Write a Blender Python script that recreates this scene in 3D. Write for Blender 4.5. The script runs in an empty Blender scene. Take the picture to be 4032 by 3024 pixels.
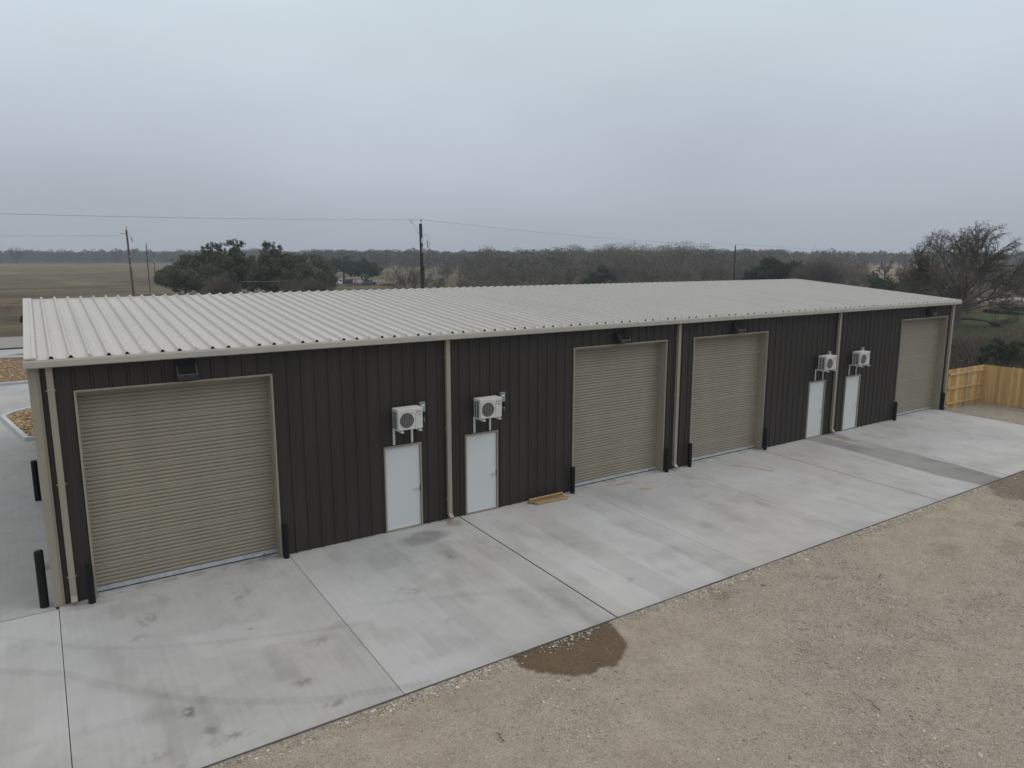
import bpy, bmesh, math, random
import numpy as np
from mathutils import Vector, Matrix
R = math.radians
scene = bpy.context.scene
COL = scene.collection

# ------------------------------------------------------------------ camera
CAM = (0.213, -15.960, 6.765)
PITCH, YAW, FPX = 9.898, 33.545, 2817.9
cd = bpy.data.cameras.new('camera'); cam = bpy.data.objects.new('camera', cd); COL.objects.link(cam)
cam.location = CAM
cam.rotation_euler = (R(90 - PITCH), 0, R(-YAW))
cd.sensor_width = 36; cd.lens = FPX / 4032 * 36
cd.clip_start = 0.1; cd.clip_end = 20000
scene.camera = cam

# ------------------------------------------------------------------ world: overcast cloud deck over a Nishita sky
SUN_EL, SUN_AZ = 46, 118            # azimuth measured clockwise from +Y
w = bpy.data.worlds.new('World'); scene.world = w; w.use_nodes = True
nt = w.node_tree; nt.nodes.clear()
def wn(t, **k):
    n = nt.nodes.new(t)
    for a, b in k.items(): setattr(n, a, b)
    return n
sky = wn('ShaderNodeTexSky', sky_type='NISHITA', sun_disc=False, sun_elevation=R(SUN_EL), sun_rotation=R(SUN_AZ))
bgs = wn('ShaderNodeBackground'); bgs.inputs[1].default_value = 0.05
nt.links.new(sky.outputs[0], bgs.inputs[0])
tc = wn('ShaderNodeTexCoord'); sep = wn('ShaderNodeSeparateXYZ'); nt.links.new(tc.outputs['Generated'], sep.inputs[0])
ramp = wn('ShaderNodeValToRGB'); nt.links.new(sep.outputs[2], ramp.inputs[0])
cr = ramp.color_ramp
cr.elements[0].position = 0.0; cr.elements[0].color = (0.345, 0.378, 0.438, 1)
cr.elements[1].position = 1.0; cr.elements[1].color = (0.98, 0.95, 0.92, 1)
for p, c in ((0.05, (0.392, 0.425, 0.490, 1)), (0.15, (0.49, 0.542, 0.61, 1)), (0.30, (0.62, 0.70, 0.76, 1)), (0.42, (0.63, 0.69, 0.74, 1)), (0.6, (0.88, 0.87, 0.84, 1))):
    e = cr.elements.new(p); e.color = c
mp = wn('ShaderNodeMapping'); mp.inputs['Scale'].default_value = (1.0, 1.0, 2.4); nt.links.new(tc.outputs['Generated'], mp.inputs[0])
nz = wn('ShaderNodeTexNoise'); nz.inputs['Scale'].default_value = 2.1; nz.inputs['Detail'].default_value = 3; nz.inputs['Roughness'].default_value = 0.4
nt.links.new(mp.outputs[0], nz.inputs[0])
mr = wn('ShaderNodeMapRange'); mr.inputs[1].default_value = 0.3; mr.inputs[2].default_value = 0.7; mr.inputs[3].default_value = 0.91; mr.inputs[4].default_value = 1.10
nt.links.new(nz.outputs[0], mr.inputs[0])
mul = wn('ShaderNodeVectorMath', operation='SCALE'); nt.links.new(ramp.outputs[0], mul.inputs[0]); nt.links.new(mr.outputs[0], mul.inputs['Scale'])
bgc = wn('ShaderNodeBackground'); bgc.inputs[1].default_value = 1.0; nt.links.new(mul.outputs[0], bgc.inputs[0])
mx = wn('ShaderNodeMixShader'); mx.inputs[0].default_value = 0.93
nt.links.new(bgs.outputs[0], mx.inputs[1]); nt.links.new(bgc.outputs[0], mx.inputs[2])
out = wn('ShaderNodeOutputWorld'); nt.links.new(mx.outputs[0], out.inputs[0])

# ------------------------------------------------------------------ sun (veiled by the overcast)
sd = bpy.data.lights.new('sun', 'SUN'); sd.energy = 0.6; sd.angle = R(35); sd.color = (1.0, 0.97, 0.93)
sun = bpy.data.objects.new('sun', sd); COL.objects.link(sun)
az = R(SUN_AZ); el = R(SUN_EL)
sdir = Vector((math.sin(az) * math.cos(el), math.cos(az) * math.cos(el), math.sin(el)))
sun.rotation_euler = sdir.to_track_quat('Z', 'Y').to_euler()

scene.view_settings.view_transform = 'Standard'; scene.view_settings.look = 'None'
scene.view_settings.exposure = 0.10; scene.view_settings.gamma = 1.0
scene.view_settings.use_curve_mapping = False
scene.cycles.volume_bounces = 1; scene.cycles.max_bounces = 6; scene.cycles.transparent_max_bounces = 8

# ------------------------------------------------------------------ helpers
rng = np.random.default_rng(7)
random.seed(7)
def at(u, d):
    """ground position seen at photo column u, d metres ahead of the viewpoint"""
    s, c = math.sin(R(YAW)), math.cos(R(YAW)); l = d * math.cos(R(PITCH)) * (u - 2016) / FPX
    return (CAM[0] + d * s + l * c, CAM[1] + d * c - l * s)
def sm(a, b, x): t = np.clip((np.asarray(x, float) - a) / (b - a), 0, 1); return t * t * (3 - 2 * t)
def hgt(x, y):
    r = np.hypot(np.asarray(x, float) - 17, np.asarray(y, float) - 2)
    z = -1.6 * sm(62, 240, r) + 5.0 * sm(260, 720, r) + 0.8 * sm(900, 3000, r)
    return z - 0.03
def hz(x, y): return float(hgt(x, y))
_L = rng.random((512, 512))
def vnoise(x, y):
    xi = np.floor(x).astype(int); yi = np.floor(y).astype(int); fx = x - xi; fy = y - yi
    fx = fx * fx * (3 - 2 * fx); fy = fy * fy * (3 - 2 * fy)
    g = lambda a, b: _L[a % 512, b % 512]
    return (g(xi, yi) * (1 - fx) + g(xi + 1, yi) * fx) * (1 - fy) + (g(xi, yi + 1) * (1 - fx) + g(xi + 1, yi + 1) * fx) * fy
def fbm(x, y, s=1.0, o=4, off=0.0):
    a = 0; t = 0; k = 1.0; x = np.asarray(x, float) * s + off + 100; y = np.asarray(y, float) * s + off * 1.7 + 100
    for i in range(o):
        a = a + k * vnoise(x, y); t += k; k *= .5; x = x * 2.03 + 17.3; y = y * 2.03 + 9.1
    return a / t

def tag(o, label=None, cat=None, group=None, kind=None):
    if label: o['label'] = label
    if cat: o['category'] = cat
    if group: o['group'] = group
    if kind: o['kind'] = kind
    return o
def empty(name, loc=(0, 0, 0), rz=0, label=None, cat=None, group=None):
    o = bpy.data.objects.new(name, None); COL.objects.link(o); o.location = loc; o.rotation_euler = (0, 0, rz)
    o.empty_display_size = .2
    return tag(o, label, cat, group)
def kids(o): return [c for c in COL.objects if c.parent == o]
def copy_tree(o, parent=None):
    c = o.copy(); COL.objects.link(c); c.parent = parent
    for ch in kids(o): copy_tree(ch, c)
    return c

class MB:
    def __init__(s): s.v = []; s.f = []; s.m = []
    def add(s, v, f, mi=0):
        n = len(s.v); s.v += [tuple(p) for p in v]; s.f += [tuple(i + n for i in q) for q in f]; s.m += [mi] * len(f); return s
    def box(s, x0, x1, y0, y1, z0, z1, mi=0, M=None):
        v = [(x, y, z) for z in (z0, z1) for y in (y0, y1) for x in (x0, x1)]
        if M is not None: v = [tuple(M @ Vector(p)) for p in v]
        return s.add(v, [(0, 2, 3, 1), (4, 5, 7, 6), (0, 1, 5, 4), (2, 6, 7, 3), (0, 4, 6, 2), (1, 3, 7, 5)], mi)
    def tube(s, pts, rad, n=8, cap=True, mi=0):
        pts = [Vector(p) for p in pts]; rad = rad if hasattr(rad, '__len__') else [rad] * len(pts)
        vs = []; up = None
        for i, p in enumerate(pts):
            t = (pts[min(i + 1, len(pts) - 1)] - pts[max(i - 1, 0)]).normalized()
            if up is None: up = Vector((0, 0, 1)) if abs(t.z) < .9 else Vector((1, 0, 0))
            a = t.cross(up).normalized(); b = a.cross(t).normalized(); up = b
            vs += [p + (a * math.cos(2 * math.pi * k / n) + b * math.sin(2 * math.pi * k / n)) * rad[i] for k in range(n)]
        fs = [(i * n + k, i * n + (k + 1) % n, (i + 1) * n + (k + 1) % n, (i + 1) * n + k) for i in range(len(pts) - 1) for k in range(n)]
        if cap: fs += [tuple(range(n))[::-1], tuple((len(pts) - 1) * n + k for k in range(n))]
        return s.add(vs, fs, mi)
    def prism(s, poly, z0, z1, mi=0):
        n = len(poly); v = [(x, y, z0) for x, y in poly] + [(x, y, z1) for x, y in poly]
        return s.add(v, [tuple(range(n))[::-1], tuple(range(n, 2 * n))] + [(i, (i + 1) % n, (i + 1) % n + n, i + n) for i in range(n)], mi)
    def build(s, name, mats, parent=None, smooth=False, bevel=0, col=None):
        me = bpy.data.meshes.new(name); me.from_pydata(s.v, [], s.f)
        mats = mats if isinstance(mats, (list, tuple)) else [mats]
        for m in mats: me.materials.append(m)
        if len(mats) > 1: me.polygons.foreach_set('material_index', s.m)
        if col is not None:
            a = me.color_attributes.new('col', 'FLOAT_COLOR', 'POINT'); a.data.foreach_set('color', np.asarray(col, 'f').ravel())
        bm = bmesh.new(); bm.from_mesh(me); bmesh.ops.recalc_face_normals(bm, faces=bm.faces); bm.to_mesh(me); bm.free()
        if smooth: me.polygons.foreach_set('use_smooth', [True] * len(me.polygons))
        me.update(); o = bpy.data.objects.new(name, me); COL.objects.link(o); o.parent = parent
        if bevel:
            b = o.modifiers.new('bevel', 'BEVEL'); b.width = bevel; b.segments = 2; b.limit_method = 'ANGLE'
        return o
def npmesh(name, V, F, mats, parent=None, col=None, smooth=False, mi=None):
    """V (n,3), F (m,k) with constant k"""
    V = np.asarray(V, 'f'); F = np.asarray(F, 'i'); k = F.shape[1]
    me = bpy.data.meshes.new(name)
    me.vertices.add(len(V)); me.vertices.foreach_set('co', V.ravel())
    me.loops.add(F.size); me.loops.foreach_set('vertex_index', F.ravel())
    me.polygons.add(len(F)); me.polygons.foreach_set('loop_start', np.arange(len(F), dtype='i') * k)
    for m in (mats if isinstance(mats, (list, tuple)) else [mats]): me.materials.append(m)
    if mi is not None: me.polygons.foreach_set('material_index', np.asarray(mi, 'i'))
    if smooth: me.polygons.foreach_set('use_smooth', np.ones(len(F), bool))
    me.update(calc_edges=True)
    if col is not None:
        a = me.color_attributes.new('col', 'FLOAT_COLOR', 'POINT'); a.data.foreach_set('color', np.asarray(col, 'f').ravel())
    if name is None: return me
    o = bpy.data.objects.new(name, me); COL.objects.link(o); o.parent = parent
    return o

# ---- material kit
class NT:
    def __init__(s, name):
        s.m = bpy.data.materials.new(name); s.m.use_nodes = True; s.t = s.m.node_tree
        s.b = s.t.nodes['Principled BSDF']; s.co = s.t.nodes.new('ShaderNodeTexCoord').outputs['Object']
    def n(s, t, **k):
        n = s.t.nodes.new(t)
        for a, b in k.items(): setattr(n, a, b)
        return n
    def l(s, a, b): s.t.links.new(a, b)
    def setv(s, sock, v):
        if hasattr(v, 'is_output') or hasattr(v, 'links'): s.l(v, sock)
        else: sock.default_value = v
    def map(s, sc=(1, 1, 1), rot=(0, 0, 0)):
        n = s.n('ShaderNodeMapping'); n.inputs['Scale'].default_value = sc; n.inputs['Rotation'].default_value = rot; s.l(s.co, n.inputs[0]); return n.outputs[0]
    def noise(s, scale, det=3, rough=.5, vec=None):
        n = s.n('ShaderNodeTexNoise'); n.inputs['Scale'].default_value = scale; n.inputs['Detail'].default_value = det; n.inputs['Roughness'].default_value = rough
        s.l(vec or s.co, n.inputs[0]); return n.outputs[0]
    def voro(s, scale, out='Distance', vec=None, feat='F1'):
        n = s.n('ShaderNodeTexVoronoi', feature=feat); n.inputs['Scale'].default_value = scale; s.l(vec or s.co, n.inputs[0]); return n.outputs[out]
    def rng(s, x, a, b, c=0., d=1.):
        n = s.n('ShaderNodeMapRange'); s.l(x, n.inputs[0])
        for i, v in enumerate((a, b, c, d)): n.inputs[i + 1].default_value = v
        return n.outputs[0]
    def mix(s, f, a, b, mode='MIX'):
        n = s.n('ShaderNodeMix', data_type='RGBA', blend_type=mode); s.setv(n.inputs[0], f)
        for i, v in ((6, a), (7, b)): s.setv(n.inputs[i], (*v, 1) if isinstance(v, tuple) and len(v) == 3 else v)
        return n.outputs[2]
    def math(s, op, a, b=0.):
        n = s.n('ShaderNodeMath', operation=op); s.setv(n.inputs[0], a); s.setv(n.inputs[1], b); return n.outputs[0]
    def attr(s, name='col'):
        n = s.n('ShaderNodeAttribute', attribute_name=name); sp = s.n('ShaderNodeSeparateColor'); s.l(n.outputs['Color'], sp.inputs[0]); return n.outputs['Color'], sp.outputs
    def bump(s, h, st=.3, d=.02):
        n = s.n('ShaderNodeBump'); n.inputs['Strength'].default_value = st; n.inputs['Distance'].default_value = d; s.l(h, n.inputs['Height']); s.l(n.outputs[0], s.b.inputs['Normal'])
    def fin(s, col, rough=.6, metal=0., spec=None):
        s.setv(s.b.inputs['Base Color'], (*col, 1) if isinstance(col, tuple) and len(col) == 3 else col)
        s.setv(s.b.inputs['Roughness'], rough); s.b.inputs['Metallic'].default_value = metal
        if spec is not None: s.b.inputs['Specular IOR Level'].default_value = spec
        return s.m
def paint(name, c, rough=.45, var=.12, scale=3., metal=0., streak=True, spec=None, sc=(1, 1, .25)):
    k = NT(name); v = k.noise(scale, 4, .6, k.map(sc) if streak else None)
    f = k.rng(v, .3, .7, 1 - var, 1 + var); fine = k.rng(k.noise(60, 2, .6), .3, .7, .97, 1.03)
    m = k.n('ShaderNodeVectorMath', operation='SCALE'); m.inputs[0].default_value = c; k.l(k.math('MULTIPLY', f, fine), m.inputs['Scale'])
    return k.fin(m.outputs[0], k.rng(v, .3, .7, rough - .06, rough + .1), metal, spec)

M = {}
M['wall'] = paint('dark_bronze_wall_panel', (0.0325, 0.0278, 0.0255), .5, .16, 1.2, spec=.3)
M['roof'] = paint('weathered_white_roof_panel', (0.445, 0.435, 0.418), .5, .07, 1.1, sc=(2.6, .16, 1))
M['screw'] = paint('roof_screw', (0.12, 0.115, 0.11), .5)
M['trim'] = paint('light_stone_trim', (0.275, 0.252, 0.200), .45, .06, spec=.35)
M['gutter'] = paint('gutter_trim', (0.40, 0.39, 0.345), .45, .04)
M['curtain'] = paint('tan_door_curtain', (0.246, 0.222, 0.173), .45, .07, 1.5, spec=.35)
M['hood'] = paint('tan_door_seam', (0.31, 0.29, 0.235), .45, .05)
M['galv'] = paint('galvanised_steel', (0.42, 0.46, 0.48), .35, .15, 5, metal=.35)
M['black'] = paint('black_bollard_paint', (0.005, 0.005, 0.006), .45, .2, spec=.25)
M['rubber'] = paint('black_rubber', (0.01, 0.01, 0.01), .8, spec=.15)
M['white_door'] = paint('white_steel_door', (0.55, 0.585, 0.585), .45, .025, .8)
M['nickel'] = paint('satin_nickel', (0.50, 0.51, 0.52), .35, .05, metal=.3)
M['acwhite'] = paint('ivory_ac_casing', (0.56, 0.56, 0.54), .45, .05)
M['acgrey'] = paint('ac_fan_recess', (0.035, 0.035, 0.035), .6)
M['acwire'] = paint('ac_fan_guard_wire', (0.30, 0.30, 0.29), .5)
M['coil'] = paint('teal_coil_fins', (0.012, 0.024, 0.030), .4, .3, 20)
M['bracket'] = paint('white_powder_coat', (0.66, 0.66, 0.67), .4, .05)
M['red'] = paint('red_badge', (0.42, 0.03, 0.05), .4)
M['blue'] = paint('blue_print', (0.10, 0.24, 0.34), .5)
M['grey_box'] = paint('grey_green_enclosure', (0.22, 0.26, 0.26), .45, .06)
M['fixture'] = paint('dark_fixture', (0.030, 0.030, 0.030), .5, .1, spec=.25)
M['fixture2'] = paint('dark_fixture_fins', (0.012, 0.012, 0.013), .6, .1, spec=.15)
M['lens'] = paint('fixture_lens', (0.16, 0.17, 0.19), .2)
M['pole'] = paint('creosote_pole', (0.022, 0.018, 0.015), .8, .3, 4)
M['pole2'] = paint('weathered_pole', (0.085, 0.065, 0.05), .8, .3, 4)
M['wire'] = paint('power_wire', (0.05, 0.05, 0.055), .6)
M['ceramic'] = paint('grey_porcelain', (0.25, 0.26, 0.28), .3)
M['whitepaint'] = paint('white_paint', (0.62, 0.62, 0.62), .5)
M['darkblue'] = paint('dark_vehicle_paint', (0.018, 0.022, 0.035), .25, .1)
M['redpaint'] = paint('red_vehicle_paint', (0.28, 0.03, 0.03), .3, .1)
M['glass'] = paint('vehicle_glass', (0.02, 0.025, 0.03), .1)
M['tyre'] = paint('tyre_rubber', (0.015, 0.015, 0.015), .8)
M['hay'] = paint('weathered_hay', (0.20, 0.19, 0.16), .9, .2, 6)
M['tractor'] = paint('dark_green_machine', (0.02, 0.05, 0.035), .4, .1)
M['edging'] = paint('dark_green_edging', (0.010, 0.022, 0.020), .5, .2)

def mat_bark(name, c):
    k = NT(name); v = k.noise(3, 4, .7, k.map((3, 3, .7)))
    return k.fin(k.mix(v, tuple(x * .55 for x in c), tuple(x * 1.35 for x in c)), .85, spec=.2)
M['bark'] = mat_bark('grey_brown_bark', (0.070, 0.060, 0.052))
M['bark_far'] = mat_bark('grey_twig_bark', (0.175, 0.158, 0.14))
M['bark_shrub'] = mat_bark('shrub_twigs', (0.12, 0.105, 0.095))
M['brush'] = None
def mat_leaf(name, a, b):
    k = NT(name); _, s = k.attr(); c = k.mix(s[0], a, b)
    c = k.mix(k.rng(k.noise(.35, 3), .35, .65), c, tuple(x * .6 for x in a), 'MIX') if False else c
    return k.fin(c, .65, spec=.25)
M['oak'] = mat_leaf('live_oak_leaves', (0.024, 0.035, 0.019), (0.115, 0.135, 0.075))
M['oak2'] = mat_leaf('dark_evergreen_leaves', (0.013, 0.024, 0.014), (0.045, 0.065, 0.036))
M['cedar'] = mat_leaf('cedar_leaves', (0.014, 0.026, 0.012), (0.048, 0.070, 0.028))
M['woods'] = mat_leaf('distant_bare_woods', (0.032, 0.027, 0.024), (0.135, 0.118, 0.102))
M['budding'] = mat_leaf('budding_tree_twigs', (0.06, 0.065, 0.04), (0.14, 0.15, 0.09))
M['bark_big'] = mat_bark('big_oak_bark', (0.112, 0.096, 0.082))
M['woods_far'] = mat_leaf('far_woods_twigs', (0.022, 0.021, 0.020), (0.085, 0.078, 0.070))
M['brush'] = mat_leaf('dry_brush', (0.048, 0.036, 0.030), (0.185, 0.155, 0.13))
M['yellowbush'] = mat_leaf('yellow_green_leaves', (0.10, 0.12, 0.02), (0.22, 0.22, 0.05))

# concrete (attribute: R dark stain, G rust, B light patch, A band tone)
def mat_concrete(name, base=(0.392, 0.384, 0.374), attr=True):
    k = NT(name)
    big = k.rng(k.noise(.35, 4, .6), .3, .7, .90, 1.10)
    brush = k.rng(k.noise(1.5, 3, .6, k.map((9, .35, 1))), .3, .7, .965, 1.035)
    blot = k.rng(k.noise(2.2, 5, .65), .35, .7, 1.03, .93)
    fine = k.rng(k.noise(90, 2, .7), .25, .75, .93, 1.07)
    f = k.math('MULTIPLY', k.math('MULTIPLY', big, brush), k.math('MULTIPLY', blot, fine))
    v = k.n('ShaderNodeVectorMath', operation='SCALE'); v.inputs[0].default_value = base; k.l(f, v.inputs['Scale']); c = v.outputs[0]
    c = k.mix(k.rng(k.noise(.22, 2), .35, .65, 0, 1), c, k.mix(1., c, (0.97, 1.01, 1.05), 'MULTIPLY'))
    if attr:
        _, s = k.attr()
        c = k.mix(s[2], c, (0.52, 0.53, 0.54))
        c = k.mix(s[0], c, (0.085, 0.08, 0.072))
        c = k.mix(s[1], c, (0.33, 0.20, 0.06))
        rgh = k.rng(s[0], 0, 1, .75, .5)
    else: rgh = .75
    k.bump(k.noise(120, 3, .6), .15, .004)
    return k.fin(c, rgh, spec=.35)
M['concrete'] = mat_concrete('broom_finished_concrete')
M['concrete_plain'] = mat_concrete('drive_concrete', (0.355, 0.355, 0.352), False)
M['kerb'] = mat_concrete('kerb_concrete', (0.46, 0.47, 0.47), False)
k = NT('joint_filler'); M['joint'] = k.fin((0.05, 0.046, 0.04), .9)
k = NT('asphalt'); v = k.rng(k.noise(40, 3, .7), .3, .7, .8, 1.2)
c = k.n('ShaderNodeVectorMath', operation='SCALE'); c.inputs[0].default_value = (0.235, 0.228, 0.218); k.l(v, c.inputs['Scale']); M['asphalt'] = k.fin(c.outputs[0], .9)
# gravel (attribute: R wet, G olive, B grey share)
k = NT('caliche_gravel'); _, s = k.attr()
peb = k.voro(38, 'Color'); pd = k.voro(38); sp = k.n('ShaderNodeSeparateColor'); k.l(peb, sp.inputs[0])
fine = k.voro(95, 'Color'); sf = k.n('ShaderNodeSeparateColor'); k.l(fine, sf.inputs[0])
tan = k.mix(k.rng(k.noise(1.7, 5, .65), .3, .7), (0.300, 0.250, 0.192), (0.43, 0.373, 0.300))
gry = k.mix(k.rng(k.noise(2.3, 5, .65), .3, .7), (0.265, 0.240, 0.203), (0.44, 0.408, 0.355))
c = k.mix(s[2], tan, gry)
c = k.mix(k.math('MULTIPLY', k.rng(sp.outputs[0], .0, 1, 0, 1), k.rng(s[2], 0, 1, .22, .5)), c, (0.47, 0.44, 0.39))
c = k.mix(k.math('MULTIPLY', k.rng(sp.outputs[1], .55, 1, 0, .8), k.rng(s[2], 0, 1, .25, .6)), c, (0.10, 0.085, 0.068))
c = k.mix(k.rng(sf.outputs[0], .55, 1, 0, .55), c, (0.13, 0.112, 0.09))
c = k.mix(k.rng(sf.outputs[1], .75, 1, 0, .35), c, (0.46, 0.43, 0.38))
big = k.voro(15, 'Color'); sb = k.n('ShaderNodeSeparateColor'); k.l(big, sb.inputs[0])
c = k.mix(k.math('MULTIPLY', k.rng(sb.outputs[0], .80, .84, 0, .3), k.rng(k.voro(15), .30, .42, 1, 0)), c, (0.47, 0.43, 0.37))
c = k.mix(k.math('MULTIPLY', k.rng(sb.outputs[1], .80, .84, 0, .28), k.rng(k.voro(15), .30, .42, 1, 0)), c, (0.12, 0.098, 0.072))
c = k.mix(k.rng(k.noise(7, 5, .75), .52, .72, 0, .35), c, (0.14, 0.115, 0.085))
c = k.mix(s[1], c, (0.13, 0.11, 0.05))
c = k.mix(s[0], c, k.mix(1., c, (0.37, 0.30, 0.225), 'MULTIPLY'))
hh = k.math('ADD', k.math('MULTIPLY', pd, k.rng(s[2], 0, 1, .4, 1.2)), k.math('MULTIPLY', k.noise(25, 4, .7), 1.0))
k.bump(hh, .8, .03)
M['gravel'] = k.fin(c, k.rng(s[0], 0, 1, .95, .55), spec=.25)
k = NT('loose_stone'); cc, s = k.attr(); M['stone'] = k.fin(cc, .85, spec=.3)
# field grass: dry with green patches
k = NT('dry_field_grass'); _, s = k.attr()
st = k.map((.8, 1, 1))
c = k.mix(k.rng(k.noise(.05, 6, .7, st), .42, .58), (0.080, 0.062, 0.040), (0.205, 0.163, 0.110))
c = k.mix(k.rng(k.noise(.02, 5, .7, st), .46, .6, 0, .8), c, (0.062, 0.068, 0.032))
c = k.mix(k.rng(k.noise(.12, 7, .8, st), .46, .62, 0, .75), c, (0.052, 0.044, 0.032))
c = k.mix(k.rng(k.noise(1.4, 4, .7, st), .45, .7, 0, .5), c, (0.19, 0.16, 0.115))
lawn = k.mix(k.rng(k.noise(.5, 6, .7), .3, .7), (0.042, 0.058, 0.020), (0.085, 0.105, 0.042))
lawn = k.mix(k.rng(k.noise(3, 5, .7), .5, .75, 0, .6), lawn, (0.04, 0.045, 0.02)); lawn = k.mix(k.rng(k.noise(.12, 5, .7), .48, .6, 0, .8), lawn, (0.075, 0.063, 0.040))
c = k.mix(s[0], c, lawn)
c = k.mix(s[1], c, (0.21, 0.165, 0.105)); c = k.mix(s[2], c, (0.030, 0.027, 0.024))
k.bump(k.noise(2, 6, .8), 1, .3)
M['field'] = k.fin(c, .95, spec=.1)
k = NT('brown_river_rock'); vc = k.voro(11, 'Color'); vd = k.voro(11); sp = k.n('ShaderNodeSeparateColor'); k.l(vc, sp.inputs[0])
c = k.mix(sp.outputs[0], (0.16, 0.095, 0.050), (0.36, 0.24, 0.135)); c = k.mix(k.rng(sp.outputs[1], .8, 1, 0, .8), c, (0.45, 0.40, 0.33)); c = k.mix(k.rng(vd, .35, .8, 0, .9), c, (0.05, 0.032, 0.02))
k.bump(k.rng(vd, 0, .8, 1, 0), .9, .05); M['rock'] = k.fin(c, .9)
def mat_wood(name, c0, c1):
    k = NT(name); _, s = k.attr(); g = k.noise(2.5, 5, .7, k.map((14, 14, .9)))
    c = k.mix(s[0], c0, c1); c = k.mix(k.rng(g, .45, .75, 0, .55), c, tuple(x * .62 for x in c0)); c = k.mix(k.rng(k.voro(3.2), 0, .06, .8, 0), c, (0.10, 0.055, 0.02))
    return k.fin(c, .75, spec=.2)
M['picket'] = mat_wood('new_cedar_pickets', (0.40, 0.25, 0.105), (0.63, 0.45, 0.215))
k = NT('pine_lumber'); g = k.noise(3, 4, .7, k.map((1, 14, 14))); M['lumber'] = k.fin(k.mix(k.rng(g, .35, .7), (0.44, 0.30, 0.155), (0.25, 0.155, 0.075)), .75)
k = NT('old_lumber'); g = k.noise(3, 4, .7, k.map((1, 14, 14))); M['lumber_old'] = k.fin(k.mix(k.rng(g, .35, .7), (0.33, 0.22, 0.12), (0.20, 0.13, 0.075)), .8)

# ================================================================== SETTING
# ---- ground sheet to the horizon
rad = np.concatenate([[0.0], np.linspace(6, 140, 60), 140 * (4200 / 140) ** (np.linspace(0, 1, 90)[1:])])
na = 220; ang = np.linspace(0, 2 * np.pi, na, endpoint=False)
X = 17 + rad[1:, None] * np.cos(ang); Y = 2 + rad[1:, None] * np.sin(ang)
V = np.concatenate([[[17, 2, hz(17, 2) - .30]], np.stack([X, Y, hgt(X, Y) - .30 * (1 - sm(40, 75, np.hypot(X - 17, Y - 2)))], -1).reshape(-1, 3)])
nr = len(rad) - 1
i = np.arange(nr - 1)[:, None]; j = np.arange(na)[None]; j2 = (j + 1) % na
F = np.stack([1 + i * na + j + 0 * j2, 1 + (i + 1) * na + j, 1 + (i + 1) * na + j2, 1 + i * na + j2], -1).reshape(-1, 4)
F = np.concatenate([F, np.stack([np.zeros(na, int), 1 + np.arange(na), 1 + (np.arange(na) + 1) % na, np.zeros(na, int)], -1)[:0]])
vx, vy = V[:, 0], V[:, 1]
lawn = sm(38, 50, vx) * sm(-30, -10, vy + 0 * vx) * (1 - sm(100, 118, vx)) * (1 - sm(60, 90, vy))
ff = fbm(vx, vy, .02, 3)
lawn = np.maximum(lawn, sm(.5, .62, fbm(vx, vy, .012, 3, 5)) * .55 * sm(170, 210, vy) * (1 - sm(230, 330, vy)))
gold = sm(180, 260, vx) * (1 - sm(500, 600, vx)) * sm(.3, .5, ff) * .8 - .0 + .18 * sm(420, 600, np.hypot(vx, vy)) * (1 - sm(660, 700, np.hypot(vx, vy)))
g = npmesh('ground', V, F, M['field'], col=np.stack([lawn, np.clip(gold, 0, 1), sm(690, 730, np.hypot(vx, vy + 16)), 1 + 0 * lawn], -1)); tag(g, kind='structure')

# ---- concrete apron with real joints and stains
JX = [-26, -21.5, -17, -12.5, -8.5, -4.3, 0.03, 4.56, 9.10, 13.22, 17.2, 21.48, 25.95, 30.05, 34.1]
WIDE = {9.10: .016, 21.48: .012, 25.95: .008, 0.03: .006}
def slope(y): return 0.02 * np.minimum(y, 0)
EDGE = -6.27
def pl_dist(x, y, pts):
    d = np.full(x.shape, 1e9)
    for (ax, ay), (bx, by) in zip(pts[:-1], pts[1:]):
        vx_, vy_ = bx - ax, by - ay; t = np.clip(((x - ax) * vx_ + (y - ay) * vy_) / (vx_ ** 2 + vy_ ** 2), 0, 1)
        d = np.minimum(d, np.hypot(x - ax - t * vx_, y - ay - t * vy_))
    return d
def arc(pts, n=24):
    P = np.array(pts, float); t = np.linspace(0, len(P) - 1, n); return list(zip(np.interp(t, range(len(P)), P[:, 0]), np.interp(t, range(len(P)), P[:, 1])))
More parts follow.
